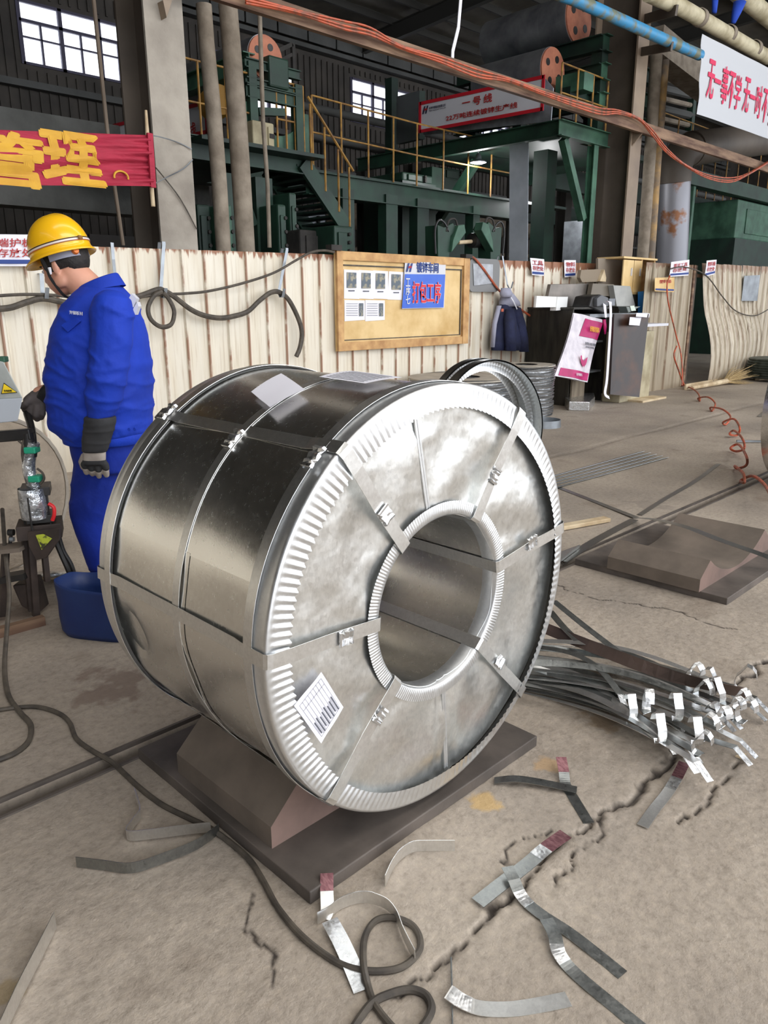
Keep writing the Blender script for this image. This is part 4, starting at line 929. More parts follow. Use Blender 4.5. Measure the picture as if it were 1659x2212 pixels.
# staircase
sc = thing('staircase', 'green steel staircase descending from the left platform', 'staircase', gY(740, 500, yl))
a, b_ = gY(650, 352, yl), gY(748, 500, yl)
for dy in (0, .9): obj('stringer', MB().bar(a+Vector((0, dy-.05, 0)), b_+Vector((0, dy-.05, 0)), .06, .24), M['green'], sc)
for i in range(11):
    p = a.lerp(b_, (i+.5)/11); obj('tread', MB().box(p+Vector((0, .4, 0)), (.26, .85, .03)), M['dkgreen'], sc)
obj('handrail', MB().tube([a+Vector((.1, -.08, .9)), b_+Vector((.1, -.08, .9))], .02, 6), M['yellow'], sc)
for k in (.1, .4, .7, .95): p = a.lerp(b_, k)+Vector((.05, -.08, 0)); obj('rail_post', MB().tube([p, p+Vector((0, 0, .9))], .018, 6), M['yellow'], sc)
# second sign, half hidden
A_, B_ = gX(402, 232, 7.2), gX(444, 222, 7.2); D_ = gX(402, 297, 7.2)
s2_ = line_sign('line_sign', 'white sign with red border half hidden behind the grey column', 7.2, (A_.y+2.5, B_.y), A_.z+.1, B_.z, A_.z-D_.z-.02, None, None, small=False)
lettering('lettering', '线', s2_, M['redtext'], gX(416, 280, 7.15), (0, -1, 0), ZU, .22, .2, .02, off=.01)
tag(obj('white_blower', MB().tube([gX(412, 380, 7.6), gX(412, 300, 7.6), gX(418, 228, 7.6), gX(428, 208, 7.6), gX(445, 204, 7.6)], .05, 8), M['grey_metal'], smooth=True), 'pale curved pipe above the half hidden sign', 'pipe')
# ---- machines under the platforms
def block(label, px0, py0, px1, py1, y, dp, mat, name='machine_housing', cat='machine', extra=None):
    a, b_ = gY(px0, py0, y), gY(px1, py1, y); t = thing(name, label, cat, (a.x, y, min(a.z, b_.z)))
    obj('housing', MB().b2((a.x, y, min(a.z, b_.z)), (b_.x, y+dp, a.z)), M[mat], t, bev=.03)
    obj('base_frame', MB().b2((a.x-.05, y-.04, 0), (b_.x+.05, y+dp, min(a.z, b_.z))), M['dkgreen'], t)
    w, h = b_.x-a.x, a.z-min(a.z, b_.z)
    obj('cover_plate', MB().b2((a.x+w*.15, y-.03, b_.z+h*.15), (a.x+w*.6, y, b_.z+h*.8)), M[mat], t, bev=.01)
    for k in range(3): obj('bolt', MB().lathe([(.001, -.05), (.025, -.05), (.025, 0)], (a.x+w*.7, y, b_.z+h*(.25+.25*k)), (0, 1, 0), 8), M['dark'], t)
    return t
block('green box machine beyond the fence left of the notice board', 722, 486, 765, 560, 8.6, .9, 'green')
block('green machine block between and behind the lagged pipes', 486, 440, 507, 560, 8.9, 1, 'green2')
block('dark machine at the foot of the staircase', 560, 430, 600, 560, 11.2, 1.5, 'dkgreen')
block('tall green housing with a slanted top right of the thin rod', 600, 440, 622, 560, 9.2, .8, 'green')
block('green upright beside a pale slab left of the staircase', 625, 415, 645, 560, 9.3, .5, 'green')
block('dark block with a row of holes behind the fence top', 648, 495, 718, 560, 9.0, .8, 'dark')
block('dark gearbox behind the grey column edge', 425, 440, 462, 560, 9.2, 1, 'dkgreen')
block('pale dusty slab under the staircase', 640, 455, 705, 500, 10.8, .5, 'grey_metal', 'dusty_slab', 'slab')
block('dark walkway machine left of the line one sign', 870, 370, 935, 400, 10.4, 1, 'green')
block('green machine on the walkway behind the hanging lamp', 955, 360, 1010, 395, 11.6, 1, 'dkgreen')
# reel arms
def reel_arm(label, px, mirror):
    c = gY(px, 560, 7.6); s = -1 if mirror else 1; t = thing('reel_arm', label, 'reel arm', c); k = .0061
    def P(dx, py): return Vector((c.x+dx*s, 7.6, gY(px, py, 7.6).z))
    obj('arm_plate', MB().prism([P(-.22, 570), P(.02, 570), P(.05, 510), P(.18, 495), P(.1, 480), P(-.1, 492), P(-.24, 488)], (0, 0, 0), (0, .25, 0)), M['green'], t, bev=.01)
    obj('arm_link', MB().prism([P(.02, 545), P(.2, 520), P(.34, 500), P(.30, 482), P(.16, 486), P(.05, 520)], (0, -.05, 0), (0, .1, 0)), M['green2'], t, bev=.01)
    obj('pedestal', MB().box((c.x-.05*s, 7.72, c.z/2-.1), (.5, .3, c.z+.1)), M['dkgreen'], t)
    obj('hose', MB().tube(cr([P(-.28, 550), P(-.3, 500), P(-.22, 478), P(-.1, 482), P(0, 500)], 6), .015, 6), M['black'], t, smooth=True)
    obj('hose', MB().tube(cr([P(-.05, 500), P(0, 476), P(.14, 472), P(.2, 488)], 6), .015, 6), M['dark'], t, smooth=True)
reel_arm('green hydraulic reel arm behind the notice board, left of the pair', 968, False)
reel_arm('green hydraulic reel arm behind the notice board, right of the pair', 1062, True)
sh = thing('drive_shaft', 'dark roller shaft between the two green reel arms', 'shaft', gY(1010, 525, 7.8))
obj('shaft', MB().tube([gY(990, 524, 7.8), gY(1040, 520, 7.8)], .03, 10), M['wood'], sh, smooth=True); obj('drum', MB().tube([gY(1018, 520, 7.8), gY(1058, 518, 7.8)], .11, 16), M['black'], sh, smooth=True)
# long dusty pipe far back
lp = thing('long_pipe', 'long dusty horizontal pipe deep in the hall under the windows', 'pipe', (20, 18, 0)); pa, pb, pc_ = gY(700, 460, 18), gY(1000, 480, 18), gY(1290, 503, 18)
obj('pipe_body', MB().tube([pa, pb, pc_], .42, 18), M['tanpipe'], lp, smooth=True)
for q in (pa, pb, pc_): obj('support_leg', MB().bar((q.x, 18, 0), (q.x, 18, q.z-.3), .15, .15), M['purlin'], lp)
lp = thing('thin_pipe', 'thin horizontal pipe low in the dark behind the reel arms', 'pipe', (15, 15, 0)); pa, pb = gY(690, 535, 15), gY(1300, 560, 15)
obj('pipe_body', MB().tube([pa, pb], .06, 10), M['tanpipe'], lp, smooth=True)
for q in (pa, (pa+pb)/2, pb): obj('support_leg', MB().bar((q.x, 15, 0), (q.x, 15, q.z), .06, .06), M['purlin'], lp)
tag(obj('low_partition', MB().b2((9, 19.6, 0), (46, 19.7, 3.2)), mk('grey_partition', (104, 100, 98), .8, 0, (74, 72, 70), .6)), 'grey partition wall deep in the hall under the long pipe', 'partition')
for k, (px, y) in enumerate(((790, 14), (890, 13), (960, 14), (1000, 13.5), (1190, 14), (1215, 12), (1500, 13))):
    x = gY(px, 500, y).x; tag(obj('hall_column', MB().ibeam((x, y, 0), (x, y, 4.6), .3, .3, .03), M['purlin']), ('dark steel post deep in the hall, %s') % ('left of the pale window glow', 'behind the walkway middle', 'left of the reel arms', 'between the reel arms', 'under the second lamp', 'beside the dull grey strip', 'right of the elbow duct')[k], 'post')
# intermediate dark mezzanine slab closing the view under platforms
tag(obj('mezzanine_floor', MB().b2((6, 13.0, 3.65), (30, 13.3, 4.15)), M['dkgreen']), 'dark green mezzanine girder running deep behind the walkway', 'girder')
tag(obj('mezzanine_floor', MB().b2((15, 10.4, 4.0), (40, 10.6, 4.45)), M['dkgreen']), 'dark green mezzanine girder behind the brown column', 'girder')
for zz, yy, lb in ((4.9, 13.4, 'lower grey pipe run above the mezzanine girder'), (5.6, 14.0, 'upper grey pipe run above the mezzanine girder')):
    t = thing('pipe_run', lb, 'pipe', (11, yy, 4.1)); obj('pipe_body', MB().tube([(11, yy, zz), (34, yy, zz)], .09, 10), M['hall_band'], t, smooth=True)
    for x in (12, 19, 26, 33): obj('support_leg', MB().bar((x, yy, 0), (x, yy, zz), .08, .08), M['purlin'], t)
# stacked bars left of the sign
for k in range(6):
    a, b_ = gX(868, 215+k*16, 13.2), gX(908, 202+k*16, 13.2)
    tag(obj('rack_beam', MB().bar(gY(862, 218+k*17, 12.5), gY(912, 206+k*17, 11.2), .12, .16), M['dkgreen']), 'dark beam of the rack left of the line one sign, number %d from the top' % (k+1) if 0 else ('topmost', 'second', 'third', 'fourth', 'fifth', 'lowest')[k]+' dark beam of the rack left of the line one sign', 'beam')
tag(obj('rack_post', MB().bar((gY(846, 300, 12.9).x, 12.9, 0), (gY(846, 300, 12.9).x, 12.9, 6.2), .2, .2), M['dkgreen']), 'dark post of the rack left of the line one sign', 'post')
# ---- pendant lamps
M['bulb'] = mk('lamp_glow', (235, 240, 255), .5, emit=14)
for px, py, y, lb in ((1033, 349, 9.5, 'hanging pendant lamp under the line one platform'), (1180, 414, 9.5, 'hanging pendant lamp right of the bright strip')):
    c_ = gY(px, py, y); t = thing('pendant_lamp', lb, 'lamp', c_)
    obj('shade', MB().lathe([(.03, .14), (.05, .1), (.06, .04), (.15, .0), (.15, -.02)], c_, (0, 0, 1), 20), M['grey_metal'], t, smooth=True)
    obj('bulb', MB().lathe([(.001, -.04), (.09, -.035), (.12, -.01), (.1, .01)], c_, (0, 0, 1), 16), M['bulb'], t, smooth=True); obj('cord', MB().tube([c_+Vector((0, 0, .12)), c_+Vector((.02, 0, .5)), Vector((c_.x, c_.y, 4.23))], .008, 5), M['cable'], t)
    l = bpy.data.lights.new('lamp_light', 'POINT'); l.energy = 25; l.shadow_soft_size = .1; lo = bpy.data.objects.new('lamp_light', l); C.objects.link(lo); lo.location = c_+Vector((0, 0, -.15))
for px, py, sz, lb in ():
    if px < 1000: continue
    c_ = gY(px, py, 12); tag(obj('far_lamp', MB().lathe([(.001, -sz), (sz*.7, -sz*.7), (sz, 0), (sz*.7, sz*.7), (.001, sz)], c_, (0, 0, 1), 12), M['bulb'], smooth=True), lb, 'lamp')
# ---- right area
block('large pale green machine cover at the right edge above the fence', 1596, 430, 1700, 530, 9, 1.6, 'green2')
block('dark green machine below the mezzanine right of the elbow duct', 1490, 500, 1575, 545, 11.5, 1.5, 'dkgreen')
rr2 = thing('platform_railing', 'yellow pipe railing left of the white banner', 'railing', (17, 8.9, 4.6)); p0, p1 = gY(1432, 290, 8.9), gY(1700, 385, 8.9); railing(rr2, [(p0.x, 8.9, 4.62), (p1.x, 8.9, 4.62)], 1.0, 12)
p0, p1 = gY(1430, 330, 9), gY(1720, 400, 9)
tag(obj('walkway_girder', MB().bar((p0.x, 9, 4.45), (p1.x+4, 9, 4.45), .3, .35), M['green']), 'green walkway girder behind the elbow duct', 'girder')
for px, lb in ((1487, 'slim green post right of the elbow duct'),): x = gY(px, 500, 9).x; tag(obj('post', MB().bar((x, 9, 0), (x, 9, 4.3), .12, .12), M['green2']), lb, 'post')
x = gY(1492, 250, 9.5).x; tag(obj('post', MB().bar((x, 9.5, 0), (x, 9.5, 7), .16, .16), M['green']), 'green upright left of the white banner', 'post')
for k in range(6): tag(obj('pipe_run', MB().tube([gY(1428, 168+k*22, 9.5), gY(1494, 184+k*22, 9.5)], .06+.03*(k % 2), 8), M['hall_band' if k % 2 else 'tanpipe'], smooth=True), ('topmost', 'second', 'third', 'fourth', 'fifth', 'lowest')[k]+' grey pipe between the stained pipes and the white banner', 'pipe')
p0 = gY(1420, 150, 9.0); tag(obj('ceiling_duct', MB().bar(gY(1405, 90, 8.2), gY(1560, 210, 8.2), .5, .5), M['tanpipe']), 'dusty duct running beneath the cream pipe', 'duct')
rr3 = thing('platform_railing', 'short yellow railing deep under the right walkway', 'railing', (20, 13, 3.3)); p0, p1 = gY(1500, 470, 13), gY(1590, 480, 13); railing(rr3, [(p0.x, 13, p0.z), (p1.x, 13, p0.z)], 1.1, 6)
tag(obj('rope', MB().ribbon([gY(996, -10, 7), gY(990, 60, 7), gY(978, 110, 7), gY(977, 140, 7)], .05, (1, 0, 0), .01), M['paper']), 'white cloth strip hanging from the roof above the beam', 'cloth strip')

# ================================================================== loose straps on the floor
SW = .034
def fz(p, z=.004): return gZ(p[0], p[1], z)
def flat_strap(label, px, zs=None, w=SW, mat='strap', tip=None, n=6, group=None, cat='metal strap', edge=False, ends='cut', bands=None):
    zs = zs or [.006]*len(px); P = [gZ(q[0], q[1], z) for q, z in zip(px, zs)]; pts = cr(P, n); sides = []
    for i in range(len(pts)):
        tg = (pts[min(i+1, len(pts)-1)]-pts[max(i-1, 0)]).normalized(); h = Vector((tg.x, tg.y, 0)).normalized()
        sides.append(Vector((0, 0, 1)) if edge else Vector((h.y, -h.x, 0)))
    if edge: pts = [p+Vector((0, 0, w/2)) for p in pts]
    t = thing('metal_strap', label, cat, P[0], group)
    obj('strap_band', MB().ribbon(pts, w, sides, .0014), M[mat], t)
    k = max(2, n//1)
    if tip == 'start': obj('worn_end', MB().ribbon([p+Vector((0, 0, .0012)) for p in pts[:k+1]], w*1.02, sides[:k+1], .0014), M['pinktip'], t, label='reddish scored end')
    if tip == 'end': obj('worn_end', MB().ribbon([p+Vector((0, 0, .0012)) for p in pts[-k-1:]], w*1.02, sides[-k-1:], .0014), M['pinktip'], t, label='reddish scored end')
    if bands:
        a, b_ = bands; i0, i1 = int(a*(len(pts)-1)), int(b_*(len(pts)-1)); obj('bright_bend', MB().ribbon([p+Vector((0, 0, .0012)) for p in pts[i0:i1+1]], w*1.01, sides[i0:i1+1], .0012), M['clasp'], t, label='bright bent section')
    return t
M['pinktip'] = mk('scored_reddish_metal', (150, 108, 112), .35, .7, (116, 76, 82), 40, (.4, .6), stretch=(3, 1, 1))
M['strapdark'] = galv('dark_strap', base=(.42, .43, .42), dark=(.26, .28, .28), rough=(.25, .4), dent=.15, vs=70)
flat_strap('dark strap lying bent left of the saddle plate, lowest of the left pair', [(166, 1873), (225, 1880), (285, 1886), (350, 1866), (420, 1838), (455, 1815), (474, 1800)], edge=True, mat='strapdark')
flat_strap('kinked pale strap on edge beside the long grey hose', [(292, 1722), (300, 1745), (304, 1768), (288, 1790), (276, 1815), (330, 1812), (400, 1803), (456, 1797)], edge=True)
flat_strap('short strap with reddish end beside the front corner of the saddle plate', [(706, 1887), (706, 1925), (707, 1965), (700, 1985)], [.05, .03, .012, .004], tip='start')
flat_strap('curled strap standing on edge around the hose loop', [(686, 1996), (712, 1982), (740, 1962), (785, 1950), (830, 1962), (855, 1988), (872, 2030), (896, 2078)], [.004]*8, edge=True, bands=(.2, .5), w=.036)
flat_strap('bright white strap lying across the hose loop', [(712, 1988), (735, 2030), (758, 2080), (783, 2140)], [.02, .016, .012, .006], mat='clasp', w=.042)
flat_strap('short curved bright strap in front of the saddle plate', [(832, 1915), (848, 1880), (868, 1855), (895, 1840), (930, 1838), (982, 1838)], edge=True, bands=(.3, .6), w=.036)
flat_strap('dark strap lying right of the large coil, on the yellow stain', [(1068, 1686), (1110, 1682), (1160, 1688), (1246, 1706)], [.008, .02, .018, .014], mat='strapdark')
flat_strap('strap with reddish end crossing under the dark strap', [(1212, 1636), (1218, 1668), (1222, 1694), (1240, 1725), (1272, 1778)], [.04, .02, .006, .004, .004], tip='start', mat='strapdark')
flat_strap('strap with reddish end just below the pile of curled straps', [(1478, 1648), (1462, 1680), (1440, 1715), (1412, 1750), (1388, 1785)], [.03, .02, .01, .006, .004], tip='start', bands=(.25, .45))
flat_strap('broad strap with reddish end lying over the crack', [(1032, 1950), (1085, 1908), (1135, 1870), (1180, 1832), (1222, 1802)], [.006, .008, .01, .014, .02], tip='end', bands=(.65, .78), mat='strapdark', w=.042)
flat_strap('long strap crossing the broad strap near the crack', [(1096, 1872), (1110, 1900), (1128, 1938), (1165, 1972), (1240, 2022), (1345, 2106)], [.03, .026, .01, .006, .005, .004], bands=(.34, .5), mat='strapdark')
flat_strap('longest strap running off the bottom edge at the right', [(1180, 1985), (1198, 2020), (1208, 2060), (1240, 2100), (1310, 2160), (1420, 2250)], [.02, .02, .014, .006, .005, .004], bands=(.3, .5), mat='strapdark')
flat_strap('lone curved strap at the bottom edge of the picture', [(968, 2142), (1000, 2164), (1040, 2178), (1100, 2180), (1160, 2172), (1228, 2158)], [.02, .012, .005, .004, .004, .004], bands=(.05, .3), w=.038)
flat_strap('wide pale strip standing on edge in the bottom left corner', [(122, 2005), (80, 2090), (45, 2160), (0, 2260)], edge=True, w=.05)
tag(obj('wire_piece', MB().tube([gZ(974, 2068, .01), gZ(976, 2130, .006), gZ(977, 2225, .01)], .0022, 5), M['strapdark']), 'thin straight wire by the curved strap at the bottom', 'wire')
# right middle floor
for k in range(5):
    a, b_ = gZ(1140, 1043+k*6.5, .006), gZ(1388+k*13, 975+k*3.2, .006)
    d = (b_-a).normalized(); t = thing('metal_strap', ('farthest', 'second farthest', 'middle', 'second nearest', 'nearest')[k]+' of the five parallel straps behind the coil at the right', 'metal strap', a)
    obj('strap_band', MB().ribbon([a, (a+b_)/2, b_], .05, Vector((d.y, -d.x, .25)), .003), M['strapdark'], t)
flat_strap('long thin strap crossing the floor and rising over the empty saddle', [(1205, 1052), (1290, 1085), (1375, 1118)], [.004, .004, .01], w=.05, mat='strapdark')
P = [gY(1375, 1119, 2.62), gY(1395, 1123, 2.45)+Vector((0, 0, 0)), gZ(1440, 1130, .20), gZ(1490, 1143, .235), gZ(1560, 1172, .235), gZ(1659, 1206, .235), gZ(1780, 1250, .23)]
P = [gZ(1375, 1119, .03), gZ(1400, 1120, .12), gZ(1440, 1127, .21), gZ(1490, 1141, .24), gZ(1560, 1168, .24), gZ(1659, 1203, .24), gZ(1800, 1262, .2)]
t = thing('metal_strap', 'long steel strap arching over the empty saddle to the right edge', 'metal strap', P[0]); pts = cr(P, 5)
obj('strap_band', MB().ribbon(pts, .055, [Vector(((pts[-1]-pts[0]).y, -(pts[-1]-pts[0]).x, 0))]*len(pts), .0015), M['strapdark'], t)
flat_strap('straight strap left of the empty saddle pointing to the red hose', [(1382, 1112), (1440, 1075), (1500, 1040), (1552, 1002)], w=.04, mat='strapdark')
flat_strap('strap lying along the left plate edge of the empty saddle', [(1215, 1212), (1290, 1165), (1370, 1122)], w=.06, mat='strapdark')
tag(obj('angle_scrap', MB().prism([gZ(1205, 1200, .01), gZ(1252, 1183, .01), gZ(1206, 1218, .01)], (0, 0, 0), (0, 0, .02)), M['strap']), 'small triangular metal scrap between the coil and the empty saddle', 'scrap')
tag(obj('timber_lath', MB().bar(gZ(1190, 1143, .02), gZ(1312, 1121, .02), .07, .03), M['wood'], bev=.006), 'pale split timber lath right of the large coil', 'timber')
tag(obj('wood_chip', MB().prism([gZ(1588, 1635, .004), gZ(1612, 1630, .004), gZ(1610, 1643, .004)], (0, 0, 0), (0, 0, .006)), M['wood']), 'small wood chip right of the curled strap ends', 'chip')
flat_strap('short dark strap at the right edge by the red hose', [(1700, 850), (1640, 900)], w=.06, mat='strapdark')
tag(obj('floor_scrap', MB().box(gZ(1622, 953, .02), (.3, .03, .02), rz=-.9), M['grey_metal']), 'small bright scrap right of the coiled red hose', 'scrap')
# pile of straps with curled ends
rnd = random.Random(11)
NP = 30
heads = [(1360, 1545, 'c'), (1398, 1540, 'c'), (1458, 1548, 'c'), (1500, 1478, 'c'), (1530, 1495, 'c'), (1518, 1520, 'c'), (1542, 1518, 'c'), (1608, 1490, 'c'), (1622, 1525, 's'), (1600, 1532, 'c'), (1570, 1540, 's'), (1588, 1552, 'c'), (1541, 1565, 'c'), (1560, 1572, 'c'), (1600, 1600, 's'), (1588, 1614, 's'), (1420, 1595, 'c'), (1436, 1590, 's'), (1500, 1600, 'c'), (1525, 1598, 'c'), (1470, 1575, 's'), (1515, 1630, 'c'), (1505, 1645, 's'), (1478, 1628, 's'), (1556, 1545, 's'), (1632, 1508, 's'), (1560, 1480, 's'), (1610, 1560, 'c'), (1485, 1610, 's'), (1340, 1500, 's')]
for i, (hx, hy, kind) in enumerate(heads):
    q = min(1, max(0, (hy-1470)/175)); sx, sy = 1120+10*rnd.random()-20*q, 1375+110*q+8*rnd.random()
    z0 = .01+.11*(1-q)*rnd.random()+.02*(i % 3); zh = .05+.05*rnd.random()
    a, b_ = gZ(sx, sy, z0), gZ(hx, hy, zh); d = (b_-a); L = d.length; d.normalize(); s = Vector((d.y, -d.x, 0)).normalized()
    tw = rnd.uniform(-.7, .7); pts = []; sides = []; sag = rnd.uniform(-.05, .02); zz0, zz1 = z0, zh
    for j in range(13):
        u = j/12; p = a.lerp(b_, u)+s*(math.sin(u*pi)*(-.07-.05*(1-q)))
        p.z = max(.006+.002*(i % 5), p.z+sag*math.sin(u*pi)); pts.append(p); ang = tw*(1-u); sides.append(s*math.cos(ang)+Vector((0, 0, 1))*math.sin(ang))
    d2 = (pts[-1]-pts[-2]).normalized(); d2.z = 0; d2.normalize()
    if kind == 'c':
        R_ = rnd.uniform(.022, .032); cz = pts[-1]+Vector((0, 0, R_)); yaw = rnd.uniform(-.9, .9)
        dd = Matrix.Rotation(yaw*.5, 3, 'Z')@d2; ss = Vector((dd.y, -dd.x, 0))
        for k in range(1, 10): an = -pi/2-k*.52 if i % 2 else -pi/2+k*.52; pts.append(cz+dd*math.cos(an)*R_*1.2+Vector((0, 0, math.sin(an)*R_*1.5+(.025 if k > 5 else 0)))); sides.append(ss)
    else:
        for k in range(1, 4): pts.append(pts[-1]+d2*.02+Vector((0, 0, -.012))); sides.append(s)
    for p in pts: p.z = max(p.z, .006)
    t = thing('bundled_strap', 'long steel strap with curled bright end in the fanned pile right of the coil', 'metal strap', pts[0], 'fanned pile of straps right of the coil')
    obj('strap_band', MB().ribbon(pts[:13], .031, sides[:13], .0014), M['strapdark' if i % 2 else 'strap'], t)
    obj('curled_end', MB().ribbon(pts[12:], .031, sides[12:], .0014), M['clasp'], t, label='bright curled end')
tt = thing('bundled_strap', 'topmost broad brown strap lying over the fanned pile', 'metal strap', gZ(1180, 1365, .12)); pts = cr([gZ(1165, 1352, .11), gZ(1300, 1405, .12), gZ(1450, 1460, .11), gZ(1612, 1498, .09)], 5)
obj('strap_band', MB().ribbon(pts, .05, [Vector((.3, -1, .5))]*len(pts), .0015), mk('brown_strap', (116, 98, 90), .4, .6, (92, 80, 74), 6), tt)
flat_strap('strap leaning from the coil onto the pile, upper one', [(1196, 1298), (1260, 1350), (1345, 1415)], [.2, .16, .12], mat='strapdark')
flat_strap('strap leaning from the coil onto the pile, lower one', [(1188, 1320), (1215, 1352), (1248, 1385)], [.16, .14, .12], mat='strapdark')
# ---- grey hoses in the foreground
def fhose(label, px, r=.0085, mat='cable', n=8, zs=None, name='floor_hose', cat='hose'):
    pts = [gZ(q[0], q[1], (q[2] if len(q) > 2 else r)) for q in px]
    return tag(obj(name, MB().tube(cr(pts, n), r, 8), M[mat], smooth=True), label, cat)
fhose('long grey hose snaking from the left edge to the looped end at the bottom', [(-30, 1538), (30, 1529), (80, 1527), (125, 1540), (150, 1560), (165, 1595), (200, 1622), (240, 1645), (270, 1672), (300, 1700), (350, 1738), (410, 1768), (455, 1790), (500, 1822), (540, 1858), (570, 1905), (600, 1960), (650, 2020), (710, 2068), (760, 2092), (820, 2098), (870, 2088), (905, 2055), (905, 2020), (885, 1995), (845, 1982), (810, 1990), (788, 2025), (785, 2080, .03), (795, 2130), (810, 2170), (840, 2210), (870, 2240)])
fhose('short looped end of grey hose at the bottom edge', [(760, 2225), (800, 2170), (840, 2148), (885, 2138), (920, 2150), (932, 2180), (915, 2215), (890, 2240)], .0095)
fhose('grey hose hanging down the left edge and curling on the floor', [(5, 1100, .5), (12, 1200, .35), (20, 1280, .22), (15, 1360, .1), (10, 1440, .02), (18, 1500), (45, 1540), (66, 1565), (62, 1600), (30, 1628), (-30, 1650)], .010)
# ---- red spiral air hose
px = [(1470, 832), (1492, 838), (1508, 850), (1512, 866), (1508, 860), (1530, 858), (1545, 872), (1538, 888), (1535, 880), (1560, 884), (1578, 900), (1568, 917), (1562, 912), (1585, 905), (1598, 925), (1592, 940), (1576, 938), (1585, 930), (1602, 945), (1608, 968), (1590, 975), (1578, 968), (1595, 960), (1612, 985), (1612, 1005), (1592, 1012), (1588, 1007), (1605, 1022), (1608, 1042), (1600, 1038), (1625, 1028), (1650, 1045), (1670, 1080)]
zs = [.02, .06, .12, .02, .05, .16, .1, .02, .06, .18, .12, .02, .08, .2, .14, .03, .06, .1, .2, .14, .03, .05, .12, .22, .12, .02, .06, .16, .1, .02, .16, .2, .3]
tag(obj('spiral_hose', MB().tube(cr([gZ(a, b_, z*.8) for (a, b_), z in zip(px, zs)], 6), .012, 8), M['orange2'] if 'orange2' in M else M['orange'], smooth=True), 'red-orange spiral air hose coiling over the floor at the right', 'hose')
tag(obj('air_hose', MB().tube(cr([gY(1447, 596, 5.95), gY(1441, 615, 5.9), gY(1443, 650, 5.9), gY(1452, 690, 5.9), gY(1462, 730, 5.9), gY(1470, 760, 5.85), gY(1474, 800, 5.8), gY(1473, 832, 5.75)], 6), .012, 8), M['orange'], smooth=True), 'orange hose dropping down the dark post', 'hose')
tag(obj('air_hose', MB().tube(cr([gY(1462, 748, 5.85), gY(1456, 768, 5.8), gY(1466, 800, 5.8), gY(1476, 828, 5.8), gY(1484, 840, 5.8)], 6), .014, 8), M['orange'], smooth=True), 'bright orange loop of hose at the foot of the dark post', 'hose')
tag(obj('air_hose', MB().tube(cr([gY(1447, 581, 5.9), gY(1480, 577, 5.9), gY(1525, 595, 5.88), gY(1560, 640, 5.88), gY(1590, 672, 5.86), gY(1630, 682, 5.86), gY(1665, 665, 5.86)], 6), .011, 8), M['cable'], smooth=True), 'thin brown hose drooping over the buckled panels', 'hose')
# ---- straw broom
b0, b1 = gZ(1495, 838, .05), gZ(1575, 822, .08); br = thing('straw_broom', 'old straw broom lying by the buckled panels', 'broom', b0)
obj('handle', MB().tube([b0, b1], [.03, .05], 8), M['wood'], br, smooth=True); m = MB(); rnd = random.Random(5); d = (b1-b0).normalized()
for k in range(90):
    o = Vector((rnd.uniform(-.04, .04), rnd.uniform(-.04, .04), rnd.uniform(-.03, .05))); e = b1+d*rnd.uniform(.4, .85)+o*rnd.uniform(3, 6); e.z = max(.01, e.z); m.tube([b1+o-d*.1, (b1+e)/2+o*1.3, e], [.006, .005, .001], 4)
stuff(obj('bristles', m, mk('straw', (190, 166, 120), .8, 0, (156, 130, 88), 30), br))
# ---- coil lying at the right edge (strapped bundle)
c_ = gZ(1648, 800, .0); cx_, cy_ = gZ(1690, 822, 0).x, gZ(1690, 822, 0).y
M['wirecoil'] = galv('wire_coil_metal', base=(.50, .51, .52), dark=(.30, .31, .32), rough=(.3, .45), dent=.3, dsc=9)
M['greenwire'] = mk('dark_green_grey_steel', (92, 100, 94), .5, .5, (60, 68, 62), 8)
rc = thing('strap_coil', 'low dark coil of strap with a white tie at the far right edge', 'strap coil', (cx_, cy_, 0)); prof = []
for i in range(25): prof.append((.62+.012*((i*7) % 3)+.04*math.sin(i/24*pi), .06+i*.0155))
prof = [(.35, .06)]+prof+[(.35, .44), (.35, .06)]
obj('coil_body', MB().lathe(prof, (cx_, cy_, 0), (0, 0, 1), 48), M['greenwire'], rc); obj('tie', MB().bar((cx_-.60, cy_-.33, .12), (cx_-.42, cy_-.52, .36), .05, .01), M['paper'], rc)
for a in (0, 2, 4): obj('skid', MB().box((cx_+.4*math.cos(a), cy_+.4*math.sin(a), .03), (.3, .08, .06)), M['wood'], rc)
# right edge big coil sliver
tag(obj('coil_edge', MB().lathe([(.3, 0), (.6, 0), (.6, .8), (.3, .8), (.3, 0)], (6.93, 1.32, .66), (0, 1, 0), 64), M['galv'], smooth=True), 'edge of another galvanised coil just entering at the right', 'steel coil')
# ================================================================== wire coils, hoops
def wirecoil(name, label, c, R, r, h, seed):
    t = thing(name, label, 'wire coil', c); rn = random.Random(seed); c = Vector(c); m = MB(); nl = 26
    obj('coil_body', MB().lathe([(r, 0), (R-.02, 0), (R-.02, h-.02), (r, h-.02), (r, 0)], c, (0, 0, 1), 48), M['wirecoil'], t, smooth=True)
    for k in range(nl):
        z = h*(k+.5)/nl; ph = rn.uniform(0, 6.3); am = rn.uniform(.006, .014)
        m.tube([c+Vector(((R-.006+am*math.sin(a*3+ph)*.6)*math.cos(a), (R-.006+am*math.sin(a*3+ph)*.6)*math.sin(a), z+am*math.sin(a*2+ph*2))) for a in np.linspace(0, 2*pi, 41)], h/nl*.42, 5, caps=False)
    stuff(obj('wire_turns', m, M['wirecoil'], t))
    obj('top_sheet', MB().lathe([(r*.9, h+.0), (R*1.01, h+.0), (R*1.01, h-.015)], c, (0, 0, 1), 48), mk('dusty_paper_cover', (186, 178, 164), .8, 0, (160, 152, 140), 4), t)
    return t
w1 = gZ(1085, 893, 0)
wirecoil('wire_coil', 'stacked coil of galvanised wire right of the upright hoop', (8.83, 6.10, 0), .39, .17, .68, 1)
wirecoil('wire_coil', 'farther coil of galvanised wire left of the upright hoop, under a dusty cover', (7.48, 6.15, 0), .66, .27, .60, 2)
